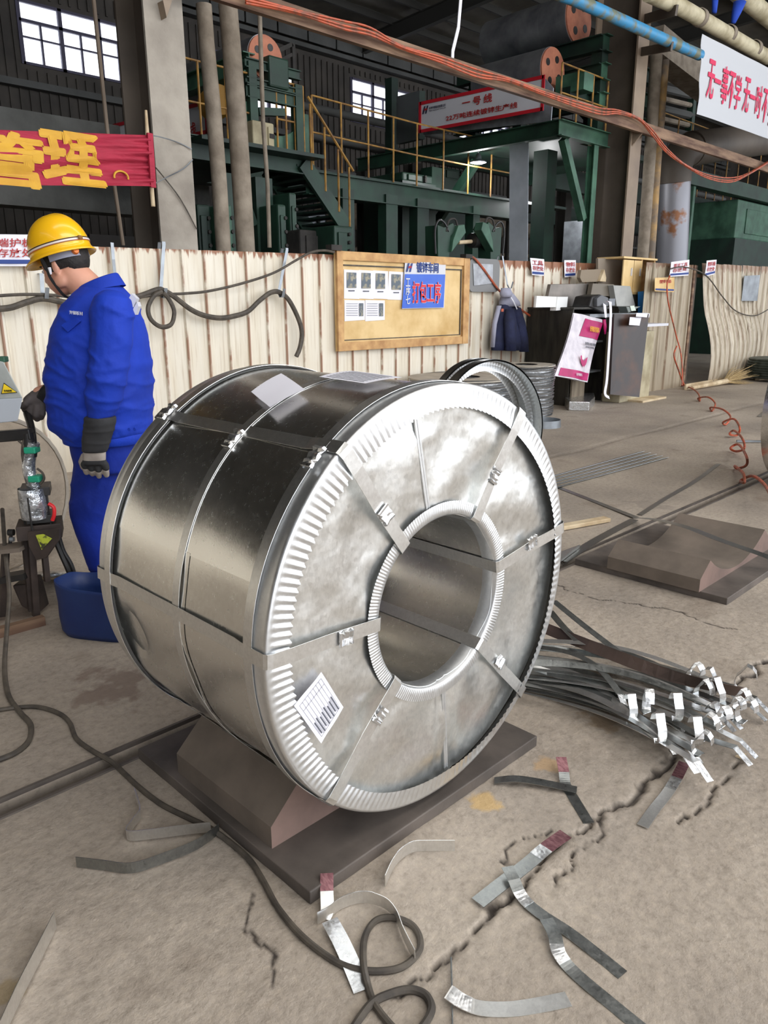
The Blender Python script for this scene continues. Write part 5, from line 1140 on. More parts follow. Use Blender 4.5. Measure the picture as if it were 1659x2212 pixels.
def hoop_ring(label, c, R, ax, w, name='steel_hoop', n=110):
    t = thing(name, label, 'steel hoop', (c[0], c[1], 0)); ax = Vector(ax).normalized(); c = Vector(c)
    ref = Vector((0, 0, 1)) if abs(ax.z) < .9 else Vector((1, 0, 0)); x = ax.cross(ref).normalized(); y = ax.cross(x); G = []
    prof = [(R, -w/2), (R+.006, -w/4), (R, 0), (R+.006, w/4), (R, w/2)]
    for k in range(n):
        a = 2*pi*k/n; u = x*math.cos(a)+y*math.sin(a); G.append([c+u*p[0]+ax*p[1] for p in prof])
    obj('rim', MB().grid(G, cu=True).grid([list(reversed([q-(q-c).normalized()*.012 for q in r])) for r in G], cu=True), M['strapdark'], t, smooth=True); G = []
    for k in range(n*3):
        a = 2*pi*k/(n*3); u = x*math.cos(a)+y*math.sin(a); wv = .006*(k % 3 == 0); G.append([c+u*R+ax*(-w/2), c+u*(R-.035)+ax*(-w/2-wv), c+u*(R-.085)+ax*(-w/2+.01-wv)])
    obj('crimped_flange', MB().grid(G, cu=True), M['guard'], t); return t
# upright hoops leaning against the wire coil
hc = gD(1060, 868, 5.9)
Rh = .53; hoop_ring('upright leaning steel hoop with crimped flange behind the large coil', (hc.x, hc.y, .55), Rh, (-.2, -1, .08), .10)
hoop_ring('second thin steel hoop nested behind the upright crimped hoop', (hc.x+.03, hc.y+.14, .55), Rh, (-.16, -1, .08), .08)
g = gZ(1182, 922, 0); tag(obj('ring_tray', MB().lathe([(.19, .0), (.2, .09), (.205, .09), (.21, 0)], (g.x, g.y+.05, 0), (0, 0, 1), 40).lathe([(.001, .004), (.2, .004)], (g.x, g.y+.05, 0), (0, 0, 1), 40), M['grey_metal'], smooth=True), 'low grey metal ring lying on the floor behind the coil', 'ring')
tag(obj('tin_block', MB().prism([gZ(1212, 868, 0), gZ(1228, 887, 0), gZ(1272, 888, 0), gZ(1284, 875, 0), gZ(1282, 866, 0)], (0, 0, 0), (0, 0, .13)), M['clasp'], bev=.01), 'crumpled silver block on the floor in front of the cabinets', 'metal block')
tag(obj('timber_board', MB().bar(gZ(1186, 872, .02), gZ(1225, 858, .02), .1, .03), M['wood']), 'timber board end between the wire coil and the silver block', 'timber')
for k, (a, lb) in enumerate((((1165, 852), 'green strap end sticking up beside the wire coil'), ((1110, 872), 'small green clip at the foot of the wire coil'))):
    g = gZ(*a); 
    tag(obj('green_clip', MB().bar((g.x-.4, g.y-.5, .15), (g.x-.35, g.y-.5, .32), .03, .02), M['green']), lb, 'clip')

# ================================================================== cabinets and their clutter
def qbox(t, nm, p0, p1, p2, h, mat, z0=0, bev=.004, label=None):
    """box from three plan corners and a height"""
    p0, p1, p2 = [Vector((p[0], p[1], z0)) for p in (p0, p1, p2)]; p3 = p0+(p2-p1)
    return obj(nm, MB().prism([p0, p1, p2, p3], (0, 0, 0), (0, 0, h)), mat, t, bev=bev, label=label)
M['cabdark'] = mk('blackened_steel_cabinet', (66, 62, 54), .5, .3, (36, 34, 32), 3, (.35, .65), stretch=(3, 3, .5))
M['cabwood'] = mk('brown_plank', (128, 116, 98), .8, 0, (96, 84, 70), 2, stretch=(6, 6, .6))
M['foam'] = mk('white_polystyrene', (232, 232, 230), .8, bump=.1)
a = gY(1143, 668, 6.85); zt = a.z; Yc = gX(1226, 868, a.x).y; Yb = 6.85
cb = thing('metal_cabinet', 'tall blackened steel cabinet right of the navy jacket', 'cabinet', (10.3, 6.4, 0))
xr = gY(1300, 800, Yc).x
T = .03; zt_top = zt
obj('side_panel', MB().b2((a.x, Yc, 0), (a.x+T, 6.85, zt)), M['cabdark'], cb); obj('side_panel', MB().b2((xr, Yc, 0), (xr+T, 6.85, zt)), M['cabdark'], cb)
obj('top', MB().b2((a.x-.02, Yc-.02, zt), (xr+.05, 6.87, zt+.03)), M['cabdark'], cb); obj('back', MB().b2((a.x, 6.85, 0), (xr, 6.87, zt)), M['black'], cb)
xm = gY(1222, 800, Yc).x
obj('door', MB().b2((a.x-.004, Yc, .02), (a.x, Yb-.02, zt-.02)), M['cabdark'], cb)
for z in (.45, .9): obj('shelf', MB().b2((a.x+T, Yc+.02, z), (xr, 6.85, z+.03)), M['grey_metal'], cb)
obj('kick_panel', MB().b2((a.x+.02, Yc-.05, 0), (gY(1268, 850, Yc-.1).x, Yc-.02, .45)), M['cabwood'], cb)
# open door of second cabinet, leaning dark sheet
Pd = [gY(1327, 678, 5.8), gY(1402, 678, 5.55), gY(1381, 858, 5.45), gY(1318, 852, 5.7)]; Pd[2].z = max(.0, Pd[2].z); Pd[3].z = max(0, Pd[3].z)
dp = thing('dark_panel', 'dark stained upright sheet standing open beside the white strip', 'panel', Pd[3]); obj('sheet', MB().prism(Pd, (0, 0, 0), (.0, .03, 0)), mk('smoky_dark_panel', (50, 42, 40), .3, .1, (88, 54, 34), 2.2, (.5, .75)), dp)
for k, q in enumerate((((1361, 685), (1392, 686), (1390, 704), (1359, 702)), ((1375, 676), (1404, 677), (1402, 686), (1374, 684)))):
    yy = 5.62 if k == 0 else 5.58; tag(obj('paper_slip', MB().prism([gY(*p, yy-.02) for p in q], (0, 0, 0), (0, .004, 0)), M['paper']), ('lower', 'upper')[k]+' white slip taped on the dark upright sheet', 'paper slip')
# pale strip curling down
P = [gY(1312, 652, 5.8), gY(1318, 655, 5.7), gY(1319, 690, 5.68), gY(1315, 760, 5.66), gY(1311, 820, 5.64), gY(1307, 850, 5.62), gY(1316, 859, 5.58)]
tag(obj('white_strip', MB().ribbon(cr(P, 5), .075, (1, .1, 0), .006), M['paper'], smooth=True), 'long white strip hanging from the printer down to the floor', 'strip')
# beige drawer pedestal behind
pd = thing('pedestal', 'cream worn pedestal right of the dark upright sheet', 'pedestal', (12.0, 6.2, 0)); a2, b2_ = gY(1352, 690, 5.7), gY(1403, 840, 5.7)
obj('body', MB().b2((a2.x, 5.7, 0), (b2_.x, 6.0, gY(1400, 715, 5.7).z)), mk('worn_cream_paint', (186, 176, 148), .7, 0, (150, 138, 110), 4), pd, bev=.01); obj('top_tray', MB().b2((b2_.x-.5, 5.6, gY(1400, 702, 5.7).z-.02), (b2_.x+.25, 6.0, gY(1400, 702, 5.7).z+.02)), M['white'], pd)
obj('foot_board', MB().b2((b2_.x-.7, 5.45, 0), (b2_.x+.1, 5.7, .03)), M['wood'], pd)
# beige locker on top
YL = 6.35
a, b_ = gY(1346, 558, YL), gY(1408, 628, YL); xl = gY(1292, 560, YL).x
lk = thing('steel_locker', 'beige steel locker with an open compartment, behind the printer', 'locker', (12, 6.5, b_.z))
obj('side_panel', MB().prism([gY(*q, YL+.3) for q in ((1292, 558), (1347, 558), (1346, 628), (1292, 618))], (0, 0, 0), (0, .04, 0)), mk('brown_grey_side', (142, 130, 116), .7), lk)
zt, zb = a.z, gY(1380, 632, YL).z
obj('back', MB().b2((a.x, YL+.42, .9), (b_.x, YL+.44, zt)), M['black'], lk); obj('top', MB().b2((a.x-.03, YL-.03, zt), (b_.x+.05, YL+.45, zt+.03)), M['board'], lk); obj('bottom', MB().b2((a.x, YL, zb-.03), (b_.x, YL+.44, zb)), M['board'], lk)
xm = gY(1384, 590, YL).x
for k, (p, q) in enumerate(((a.x, gY(1366, 590, YL).x-.01), (gY(1366, 590, YL).x+.01, xm))):
    d_ = obj('door', MB().b2((p, YL-.02, zb), (q, YL, zt-.02)), M['board'], lk); obj('handle', MB().b2((q-.09, YL-.035, (zt+zb)/2), (q-.06, YL-.02, (zt+zb)/2+.12)), M['white'], d_); 
for x in (xm, b_.x): obj('stile', MB().b2((x-.02, YL-.01, zb), (x+.02, YL+.43, zt)), M['board_frame'], lk)
obj('cabinet_base', MB().b2((a.x, YL, 0), (b_.x, YL+.44, zb-.03)), M['cabdark'], lk)
tag(obj('blue_folder', MB().prism([gY(*q, 6.2) for q in ((1390, 630), (1403, 628), (1401, 675), (1390, 676))], (0, 0, 0), (0, .1, 0)), mk('bright_blue_plastic', (56, 140, 220), .5)), 'bright blue folder standing below the beige locker', 'folder')
# clutter on the cabinet
zc = gY(1200, 668, 6.2).z
def clutter(name, label, cat, px, y, dp, mat, part='body', bev=.006, M2=None):
    P = [gY(*q, y) for q in px]
    for p in P:
        if abs(p.z-(zt_top+.03)) < .09: p.z = zt_top+.031
    t = thing(name, label, cat, P[-1]); obj(part, MB().prism(P, (0, 0, 0), (0, dp, 0)), mat, t, bev=bev); return t
fb = clutter('foam_box', 'white polystyrene box on the black cabinet', 'box', ((1160, 639), (1204, 641), (1201, 671), (1157, 668)), 6.25, .04, M['foam']); obj('side_face', MB().prism([gY(1204, 641, 6.24), gY(1227, 641, 6.37), gY(1224, 669, 6.37), gY(1201, 671, 6.24)], (0, 0, 0), (0, .1, 0)), M['foam'], fb)
clutter('orange_packet', 'small orange packet leaning on the polystyrene box', 'packet', ((1166, 657), (1172, 654), (1182, 656), (1181, 669), (1167, 669)), 6.2, .045, mk('orange_plastic', (214, 140, 60), .4, 0, (240, 200, 160), 30))
clutter('metal_cover', 'slanted brown-grey metal cover behind the polystyrene box', 'cover', ((1190, 614), (1281, 612), (1268, 666), (1180, 662)), 6.5, .06, mk('dull_metal_cover', (142, 134, 126), .4, .5, (104, 98, 92), 2))
clutter('stone_slab', 'brown slab leaning on top behind the printer', 'slab', ((1253, 600), (1256, 583), (1304, 581), (1309, 608), (1258, 610)), 6.6, .06, mk('brown_card', (140, 126, 108), .8))
clutter('wood_offcut', 'pale timber wedge against the brown slab', 'timber', ((1296, 608), (1306, 582), (1310, 600), (1309, 609)), 6.55, .12, M['wood'])
clutter('metal_hood', 'bent grey metal hood above the printer', 'hood', ((1281, 612), (1327, 614), (1322, 640), (1276, 640)), 6.4, .08, mk('brown_hood', (116, 108, 96), .5, .3))
clutter('white_monitor', 'pale slanted panel between the printer and the locker', 'panel', ((1325, 616), (1362, 618), (1372, 672), (1332, 670)), 6.3, .1, mk('pale_plastic', (176, 176, 170), .5, 0, (150, 150, 148), 3))
pr = clutter('label_printer', 'black and grey label printer on the cabinet', 'printer', ((1280, 640), (1298, 636), (1310, 642), (1310, 680), (1272, 676)), 6.05, .3, M['black'], bev=.02); obj('front_cover', MB().prism([gY(*q, 6.0) for q in ((1290, 645), (1300, 637), (1314, 643), (1314, 662), (1290, 662))], (0, 0, 0), (0, .06, 0)), mk('grey_plastic_dark', (96, 98, 102), .5), pr, bev=.008)
obj('paper_outfeed', MB().ribbon([gY(1306, 657, 5.98), gY(1307, 670, 5.9), gY(1309, 686, 5.88)], .06, (1, 0, 0), .003), M['paper'], pr); obj('side_box', MB().prism([gY(*q, 6.0) for q in ((1316, 645), (1329, 645), (1328, 660), (1316, 660))], (0, 0, 0), (0, .1, 0)), mk('grey_plastic_mid', (120, 124, 130), .5), pr)
sc_ = clutter('scale_display', 'small grey scale display on a sloping stand', 'display', ((1353, 662), (1376, 659), (1384, 674), (1358, 676)), 5.95, .15, mk('grey_case', (120, 126, 122), .5), bev=.01); obj('screen', MB().prism([gY(*q, 5.94) for q in ((1361, 661), (1370, 660), (1374, 671), (1364, 672))], (0, 0, 0), (0, .005, 0)), mk('lcd_screen', (200, 210, 195), .3), sc_)
# worktop for the printer
wt = thing('printer_table', 'small grey shelf table under the printer', 'table', (11, 6, 0)); zz = gY(1300, 678, 6).z
obj('table_top', MB().b2((gY(1268, 678, 6).x, 5.95, zz-.05), (gY(1392, 678, 6).x, 6.33, zz)), M['grey_metal'], wt)
for x in (gY(1284, 678, 6).x, gY(1388, 678, 6).x): obj('leg', MB().b2((x, 6.2, 0), (x+.04, 6.24, zz-.05)), M['dark'], wt)
# feed sack
S0 = [gY(1240, 676, 5.95), gY(1303, 692, 5.95), gY(1268, 826, 5.85), gY(1200, 812, 5.85)]
sk = thing('feed_sack', 'white woven sack with magenta print and a hen, hanging on the cabinet', 'sack', S0[3]); nS = 16
def skp(s, q, off=0):
    p = (S0[0]*(1-s)+S0[1]*s)*(1-q)+(S0[3]*(1-s)+S0[2]*s)*q
    return p+Vector((0, -.05*math.sin(pi*s)-.02*math.sin(s*9+q*4)-off, 0))
M['sackw'] = mk('white_woven_sack', (226, 220, 226), .6, 0, (200, 194, 202), 8, bump=.3, bsc=9, bd=.03); M['magenta'] = mk('magenta_print', (190, 28, 108), .5, 0, (166, 20, 92), 5)
obj('sack_body', MB().grid([[skp(i/nS, j/nS) for j in range(nS+1)] for i in range(nS+1)][::-1]).grid([[skp(i/nS, j/nS, -.1*math.sin(pi*i/nS)-.02) for j in range(nS+1)] for i in range(nS+1)]), M['sackw'], sk, smooth=2)
def skpatch(nm, s0, s1, q0, q1, mat, n=8): obj(nm, MB().grid([[skp(s0+(s1-s0)*i/n, q0+(q1-q0)*j/n, .008) for j in range(n+1)] for i in range(n+1)][::-1]), M[mat], sk, smooth=2)
skpatch('magenta_panel', .3, .97, .05, .33, 'magenta'); skpatch('magenta_band', .08, .97, .86, .98, 'magenta')
M['goldtext'] = mk('gold_lettering', (232, 170, 60), .5)
ux = (S0[1]-S0[0]).normalized(); uy = (S0[0]-S0[3]).normalized(); uy = (uy-ux*uy.dot(ux)).normalized()
cq = skp(.64, .19, .03); lettering('lettering', '好精灵饲料', sk, M['goldtext'], cq, ux, uy, .27, .08, .02)
cq = skp(.60, .43, .03); lettering('lettering', '农村特色小鸡专用饲料', sk, M['ink'], cq, ux, uy, .30, .045, .01); cq = skp(.60, .485, .03); lettering('lettering', 'ZHONGCHUNXIJI', sk, M['ink'], cq, ux, uy, .24, .035, .01)
cq = skp(.5, .92, .03); lettering('lettering', '好饲料', sk, M['sackw'], cq, ux, uy, .16, .04, .01)
hen = [(-.09, .05), (-.075, .07), (-.055, .06), (-.045, .02), (.0, .0), (.04, .03), (.09, .06), (.075, .0), (.05, -.045), (.02, -.065), (.01, -.09), (0, -.068), (-.02, -.068), (-.025, -.09), (-.035, -.065), (-.065, -.04), (-.08, 0)]
c_ = skp(.55, .70, .02); obj('hen_print', MB().add([c_+ux*x*1.1+uy*y*1.1 for x, y in hen], [tuple(range(len(hen)))]), M['magenta'], sk)
tag(obj('paper_rag', capped(ringloft([(gY(1305, 690, 5.9), Vector((.03, 0, 0)), Vector((0, .02, 0))), (gY(1307, 705, 5.9), Vector((.04, 0, 0)), Vector((0, .02, 0))), (gY(1307, 722, 5.9), Vector((.02, 0, 0)), Vector((0, .01, 0)))], 8)), M['magenta'], smooth=2), 'small magenta and white scrap hanging right of the feed sack', 'scrap')
g = gZ(1276, 842, .1); tag(obj('rag_roll', capped(ringloft([(Vector((g.x, g.y, .02)), Vector((.14, 0, 0)), Vector((0, .12, 0))), (Vector((g.x, g.y, .14)), Vector((.17, 0, 0)), Vector((0, .12, 0))), (Vector((g.x-.02, g.y, .26)), Vector((.13, 0, 0)), Vector((0, .1, 0))), (Vector((g.x-.03, g.y, .31)), Vector((.06, 0, 0)), Vector((0, .05, 0)))], 12)), mk('grey_pink_rag', (150, 128, 122), .9, bump=.5, bsc=9), smooth=2), 'crumpled dusty rag on the floor under the feed sack', 'rag')

# ================================================================== the worker (profile, facing the strapping machine)
D0 = 3.6
def wp(u, v, z): return L0*u+H0*(D0-v)+Vector((0, 0, z))      # u ahead of him, v to his left (towards the coil)
def loft(mb, rows, n=24, pw=2.0):
    """rows: (centre, axis a, axis b) closed rings, capped"""
    G = []
    for c, a, b_ in rows:
        r = []
        for k in range(n):
            t_ = 2*pi*k/n; ct, st = math.cos(t_), math.sin(t_); e = 2/pw
            r.append(Vector(c)+a*math.copysign(abs(ct)**e, ct)+b_*math.copysign(abs(st)**e, st))
        G.append(r)
    mb.grid(G, cv=True); L = len(mb.v)
    m0 = L-len(G)*n; mb.f += [tuple(m0+k for k in range(n))[::-1], tuple(L-n+k for k in range(n))]; mb.m += [0, 0]; return mb
def limb(mb, pts, n=16):
    """tapered limb: (point, radius)"""
    P = [Vector(p) for p, r in pts]; R = [r for p, r in pts]; d0 = (P[0]-P[1]).normalized(); d1 = (P[-1]-P[-2]).normalized()
    PP = [P[0]+d0*R[0]*.85, P[0]+d0*R[0]*.5]+P+[P[-1]+d1*R[-1]*.5, P[-1]+d1*R[-1]*.85]; RR = [R[0]*.4, R[0]*.85]+R+[R[-1]*.85, R[-1]*.4]
    mb.tube(PP, RR, n); return mb
def ell(mb, c, ax, n=18):
    c = Vector(c); a, b_, e = ax; m = n//2; G = []
    for i in range(1, m): th = pi*i/m; G.append([c+a*math.sin(th)*math.cos(2*pi*k/n)+b_*math.sin(th)*math.sin(2*pi*k/n)+e*math.cos(th) for k in range(n)])
    mb.grid(G, cv=True); L = len(mb.v); m0 = L-len(G)*n; mb.f += [tuple(m0+k for k in range(n))[::-1], tuple(L-n+k for k in range(n))]; mb.m += [0, 0]; return mb
def fuse(name, mb, mat, parent, voxel=.008, it=6, disp=None, label=None):
    me = bpy.data.meshes.new('f'); me.from_pydata(mb.v, [], mb.f); o = bpy.data.objects.new('f', me); C.objects.link(o)
    r = o.modifiers.new('r', 'REMESH'); r.mode = 'VOXEL'; r.voxel_size = voxel; s_ = o.modifiers.new('s', 'SMOOTH'); s_.iterations = it; s_.factor = .5
    dg = bpy.context.evaluated_depsgraph_get(); m2 = bpy.data.meshes.new_from_object(o.evaluated_get(dg)); bpy.data.objects.remove(o); bpy.data.meshes.remove(me)
    n = len(m2.vertices); co = np.empty(n*3); m2.vertices.foreach_get('co', co); co = co.reshape(-1, 3)
    if disp is not None:
        no = np.empty(n*3); m2.vertices.foreach_get('normal', no); no = no.reshape(-1, 3); co = co+no*disp(co)[:, None]
    l = np.array(org(parent)); m2.vertices.foreach_set('co', (co-l).ravel()); m2.update()
    m2.name = name; m2.materials.clear(); m2.materials.append(mat); m2.polygons.foreach_set('use_smooth', [True]*len(m2.polygons))
    q = bpy.data.objects.new(name, m2); C.objects.link(q); q.parent = parent
    if label: q['label'] = label
    return q
U_, V_, Z_ = L0, -H0, Vector((0, 0, 1))
def local(co): return co@np.array(L0), D0-co@np.array(H0), co[:, 2]
def ridge(a, b_, seed): return 1-np.abs(2*vnoise(a, b_, 1, seed)-1)
person = thing('person', 'worker in blue jacket and trousers with yellow hard hat, head bowed, gripping a lever', 'person', wp(1.42, 0, 0))
M['skin'] = mk('skin', (214, 158, 132), .5, 0, (200, 140, 116), 7, bump=.05); M['skin'].node_tree.nodes['Principled BSDF'].inputs['Subsurface Weight'].default_value = .1
M['blue'] = mk('royal_blue_cotton', (0, 54, 180), .8, 0, (0, 44, 154), 3, bump=.35, bsc=7, bd=.03)
M['blue2'] = mk('royal_blue_trousers', (0, 40, 150), .85, 0, (0, 32, 124), 3, bump=.35, bsc=7, bd=.03)
M['hat'] = mk('yellow_hard_hat', (240, 182, 24), .25, coat=.4); M['hair'] = mk('black_hair', (40, 34, 32), .7, 0, (20, 18, 18), 60, bump=.6, bsc=120)
M['gcuff'] = mk('black_glove_cuff', (52, 52, 54), .8, 0, (36, 36, 38), 9, bump=.3, bsc=25); M['gpalm'] = mk('light_grey_glove', (172, 162, 152), .85, 0, (146, 136, 128), 12, bump=.3, bsc=30); M['gdark'] = mk('dark_grey_glove', (98, 90, 88), .8, 0, (74, 68, 66), 9, bump=.4, bsc=20)
# head frame: bowed and turned a little away from the camera
hc = wp(1.452, -.01, 1.672); yaw, pit = -.30, .30
f_ = (U_*math.cos(yaw)+V_*math.sin(yaw)); l_ = Z_.cross(f_); up_ = Z_*math.cos(pit)+f_*math.sin(pit); f_ = (f_*math.cos(pit)-Z_*math.sin(pit))
def hp(a, b_, e): return hc+f_*a*1.10+l_*b_*1.06+up_*e*1.04
b = MB()
ell(b, hp(-.012, 0, .035), (f_*.104, l_*.080, up_*.106), 28)
ell(b, hp(.028, 0, -.035), (f_*.076, l_*.071, up_*.086), 24)
ell(b, hp(.045, 0, -.088), (f_*.038, l_*.040, up_*.026), 16)
for s in (-1, 1): ell(b, hp(.045, .036*s, -.035), (f_*.035, l_*.028, up_*.038), 14); ell(b, hp(.0, .056*s, -.062), (f_*.04, l_*.022, up_*.034), 14); ell(b, hp(.068, .03*s, .018), (f_*.016, l_*.022, up_*.010), 12)
limb(b, [(hp(.086, 0, .008), .010), (hp(.100, 0, -.018), .013), (hp(.104, 0, -.030), .015)], 10)
ell(b, hp(.092, 0, -.055), (f_*.010, l_*.022, up_*.006), 12); ell(b, hp(.090, 0, -.068), (f_*.011, l_*.020, up_*.006), 12)
for s in (-1, 1):
    ell(b, hp(-.012, .077*s, -.012), (f_*.018, l_*.007, up_*.031), 14); ell(b, hp(-.018, .082*s, .004), (f_*.014, l_*.007, up_*.014), 12)
limb(b, [(hp(-.03, 0, -.04), .068), (wp(1.36, 0, 1.585), .073), (wp(1.315, 0, 1.53), .072), (wp(1.29, 0, 1.44), .09)], 20)
ell(b, wp(1.30, 0, 1.40), (U_*.12, V_*.17, Z_*.12)); ell(b, wp(1.34, 0, 1.12), (U_*.17, V_*.17, Z_*.25)); ell(b, wp(1.33, 0, .92), (U_*.14, V_*.16, Z_*.12))
armN = [gD(243, 668, 3.39), gD(240, 735, 3.37), gD(232, 812, 3.35), gD(222, 868, 3.35), gD(213, 925, 3.35), gD(205, 965, 3.35)]
armF = [wp(1.30, -.19, 1.45), wp(1.36, -.24, 1.32), wp(1.45, -.22, 1.17), wp(1.55, -.10, 1.12), gD(85, 850, 3.63)]
limb(b, list(zip(armN, (.06, .052, .046, .042, .036, .032)))); limb(b, list(zip(armF, (.06, .052, .046, .042, .034))))
legs = [[wp(1.33, .07, .90), wp(1.37, .06, .72), wp(1.44, .03, .50), wp(1.41, .0, .28), wp(1.36, -.02, .10)], [wp(1.33, -.10, .90), wp(1.36, -.13, .72), wp(1.40, -.16, .50), wp(1.36, -.20, .28), wp(1.31, -.22, .10)]]
for L_ in legs: limb(b, list(zip(L_, (.085, .075, .058, .05, .04))))
def hand_blob(m, wrist, palm_c, dirs, across, back, fl, r=.0105, thumb=None):
    pass
body = fuse('body', b, M['skin'], person, .0065, 5)
# eyes and brows on the (mostly hidden) face
for s in (-1, 1):
    obj('eye', ell(MB(), hp(.079, .031*s, .002), (f_*.010, l_*.013, up_*.009), 14), M['white'], person, smooth=True)
    obj('eyebrow', MB().tube([hp(.086, .016*s, .022), hp(.088, .03*s, .027), hp(.078, .048*s, .022)], .004, 6), M['hair'], person)
# hair: shell round the back and sides below the hat
G = []
for i in range(19):
    az = math.radians(52+(308-52)*i/18); row = []
    for j in range(9):
        el = math.radians(35-j*(86 if 5 < i < 13 else 66)/8); k = 1.09 if j < 7 else (1.05 if j == 7 else 1.0)
        row.append(hp(-.014+.100*k*math.cos(el)*math.cos(az), .077*k*math.cos(el)*math.sin(az), .030+.106*k*math.sin(el)))
    G.append(row)
obj('hair', MB().grid(G), M['hair'], person, smooth=2)
obj('earbud', MB().tube([hp(.004, .090, -.008), hp(.006, .092, -.036)], [.008, .0045], 8), M['white'], person, smooth=True)
# hard hat
hat = thing('hard_hat_tmp', 'x y z w', 'hat'); bpy.data.objects.remove(hat)
ht = .27; hu = up_.copy(); 
fh = (U_*math.cos(yaw*.5)+V_*math.sin(yaw*.5)); hu = Z_*math.cos(ht)+fh*math.sin(ht); fh = fh*math.cos(ht)-Z_*math.sin(ht); lh = hu.cross(fh); hcn = wp(1.457, -.005, 1.737)
def hh(a, b_, e): return hcn+fh*a*(.96 if a < 0 else 1.0)+lh*b_+hu*e
G = []; nA = 56
for k in range(nA):
    a = 2*pi*k/nA; ca, sa = math.cos(a), math.sin(a); row = []
    for j in range(14):
        el = pi/2*(1-j/13); r = math.cos(el)**.92; ridge_ = .004*math.exp(-(sa/.16)**2)*math.sin(el)
        row.append(hh(.143*r*ca, .118*r*sa, .158*math.sin(el)**.95+ridge_))
    br = .012+.030*max(0, ca)**3+.004*max(0, -ca)**4
    row.append(hh((.145)*ca, .120*sa, -.010)); row.append(hh((.145+br*.55)*ca, (.120+.012)*sa, -.020)); row.append(hh((.145+br)*ca, (.120+.020)*sa, -.027-.004*max(0, ca))); row.append(hh((.143+br)*ca, (.118+.020)*sa, -.031-.004*max(0, ca))); row.append(hh(.138*ca, .113*sa, -.014))
    for j in range(8): el = pi/2*j/7; row.append(hh(.137*math.cos(el)*ca, .112*math.cos(el)*sa, .140*math.sin(el)))
    G.append(row)
hatp = obj('hard_hat', MB().grid(G, cu=True), M['hat'], person, smooth=2)
def hband(nm, e0, e1, mat, k=1.0): return obj(nm, MB().grid([[hh((.1455*k)*math.cos(2*pi*i/nA), .1205*k*math.sin(2*pi*i/nA), e) for e in (e0, e1)] for i in range(nA)], cu=True), mat, hatp, smooth=True)
hband('hat_stripe', .022, .026, M['hair'], .998); hband('hat_stripe', .014, .021, mk('silver_stripe', (216, 206, 200), .3), .999); hband('hat_stripe', .010, .013, M['orange'], 1.0)
obj('hat_label', MB().box(hh(-.139, .040, .020), (.006, .03, .016), M=Matrix((fh, lh, hu)).transposed()), M['yellow'], hatp)
sb = obj('suspension_band', MB().grid([[hh(.118*math.cos(a)-.004, .098*math.sin(a), e) for e in (-.05, -.012)] for a in np.linspace(pi*.45, pi*1.55, 20)]), mk('grey_harness', (142, 144, 160), .5), hatp, smooth=True)
obj('adjuster_knob', MB().lathe([(.001, .014), (.012, .012), (.016, 0), (.016, -.01)], hh(-.105, .060, -.030), (-fh*.75+lh*.7), 16), M['orangek'] if 'orangek' in M else mk('orange_knob', (240, 130, 40), .4), hatp, smooth=True)
pts = cr([hh(.045, .108, -.012), hp(.024, .082, .0), hp(.026, .078, -.04), hp(.02, .066, -.085), hp(.022, .040, -.118), hp(.03, 0, -.128), hp(.022, -.04, -.118), hp(.02, -.07, -.06), hh(.045, -.108, -.012)], 4)
obj('chin_strap', MB().ribbon(pts, .014, [f_]*len(pts), .0025), M['gcuff'], hatp)
# jacket
j = MB(); rows = []
for z, c, a, w, pw in ((.885, 1.325, .185, .20, 2.3), (.91, 1.33, .20, .21, 2.3), (.955, 1.348, .222, .235, 2.3), (1.05, 1.344, .237, .24, 2.3), (1.17, 1.337, .237, .24, 2.3), (1.29, 1.327, .224, .235, 2.3), (1.38, 1.322, .206, .228, 2.3), (1.45, 1.308, .182, .215, 2.3), (1.505, 1.298, .155, .18, 2.2), (1.55, 1.292, .120, .135, 2.1), (1.585, 1.288, .09, .095, 2)):
    rows.append((wp(c, 0, z), U_*a, V_*w))
loft(j, rows, 36, 2.3)
limb(j, list(zip(armN[:3]+[gD(222, 860, 3.35), gD(217, 888, 3.35)], (.092, .088, .082, .072, .060)))); limb(j, list(zip(armF[:4], (.09, .085, .078, .066))))
def jd(co):
    u, v, z = local(co); s = np.clip((1.58-z)/.1, 0, 1)
    arm = np.clip((v-.13)/.06, 0, 1)
    a = ridge(u*5+z*9, z*16-u*9, 41)**2*.010+ridge(u*11-z*5, z*26+u*8, 43)**2*.005
    b2 = ridge(z*22+u*9+3*np.sin(u*7), u*4, 45)**2*.011*np.exp(-((z-1.10)/.16)**2)*arm
    wst = ridge(u*16+v*4, z*7, 47)**2*.007*np.exp(-((z-.96)/.06)**2)
    return (a-.006+b2+wst)*s
fuse('jacket', j, M['blue'], person, .0085, 5, jd)
# collar (standing, folded), waistband, pocket flap, stripes, name print
G = []
for k in range(29):
    a = math.radians(18+324*k/28); fr = (1+math.cos(a))/2; c0 = wp(1.292, 0, 1.565-.055*fr); c1 = wp(1.295+.02*fr, 0, 1.640-.075*fr); c2 = wp(1.288+.02*fr, 0, 1.59-.055*fr)
    d = U_*math.cos(a); e = V_*math.sin(a); G.append([c0+d*.090+e*.094, c1+d*.078+e*.080, c1+d*.082+e*.084+Z_*.004, c1+d*.087+e*.089, c2+d*.108+e*.112])
obj('collar', MB().grid(G), M['blue'], person, smooth=2)
wbm = []
for k in range(40):
    a = 2*pi*k/40; wbm.append([wp(1.325, 0, z)+U_*math.copysign(abs(math.cos(a))**.87, math.cos(a))*(r)+V_*math.copysign(abs(math.sin(a))**.87, math.sin(a))*(r+.012) for z, r in ((.872, .186), (.878, .198), (.915, .203), (.925, .195))])
obj('waistband', MB().grid(wbm, cu=True), M['blue'], person, smooth=2)
def onj(px, py, dd, off=0): return gD(px, py, dd-off)
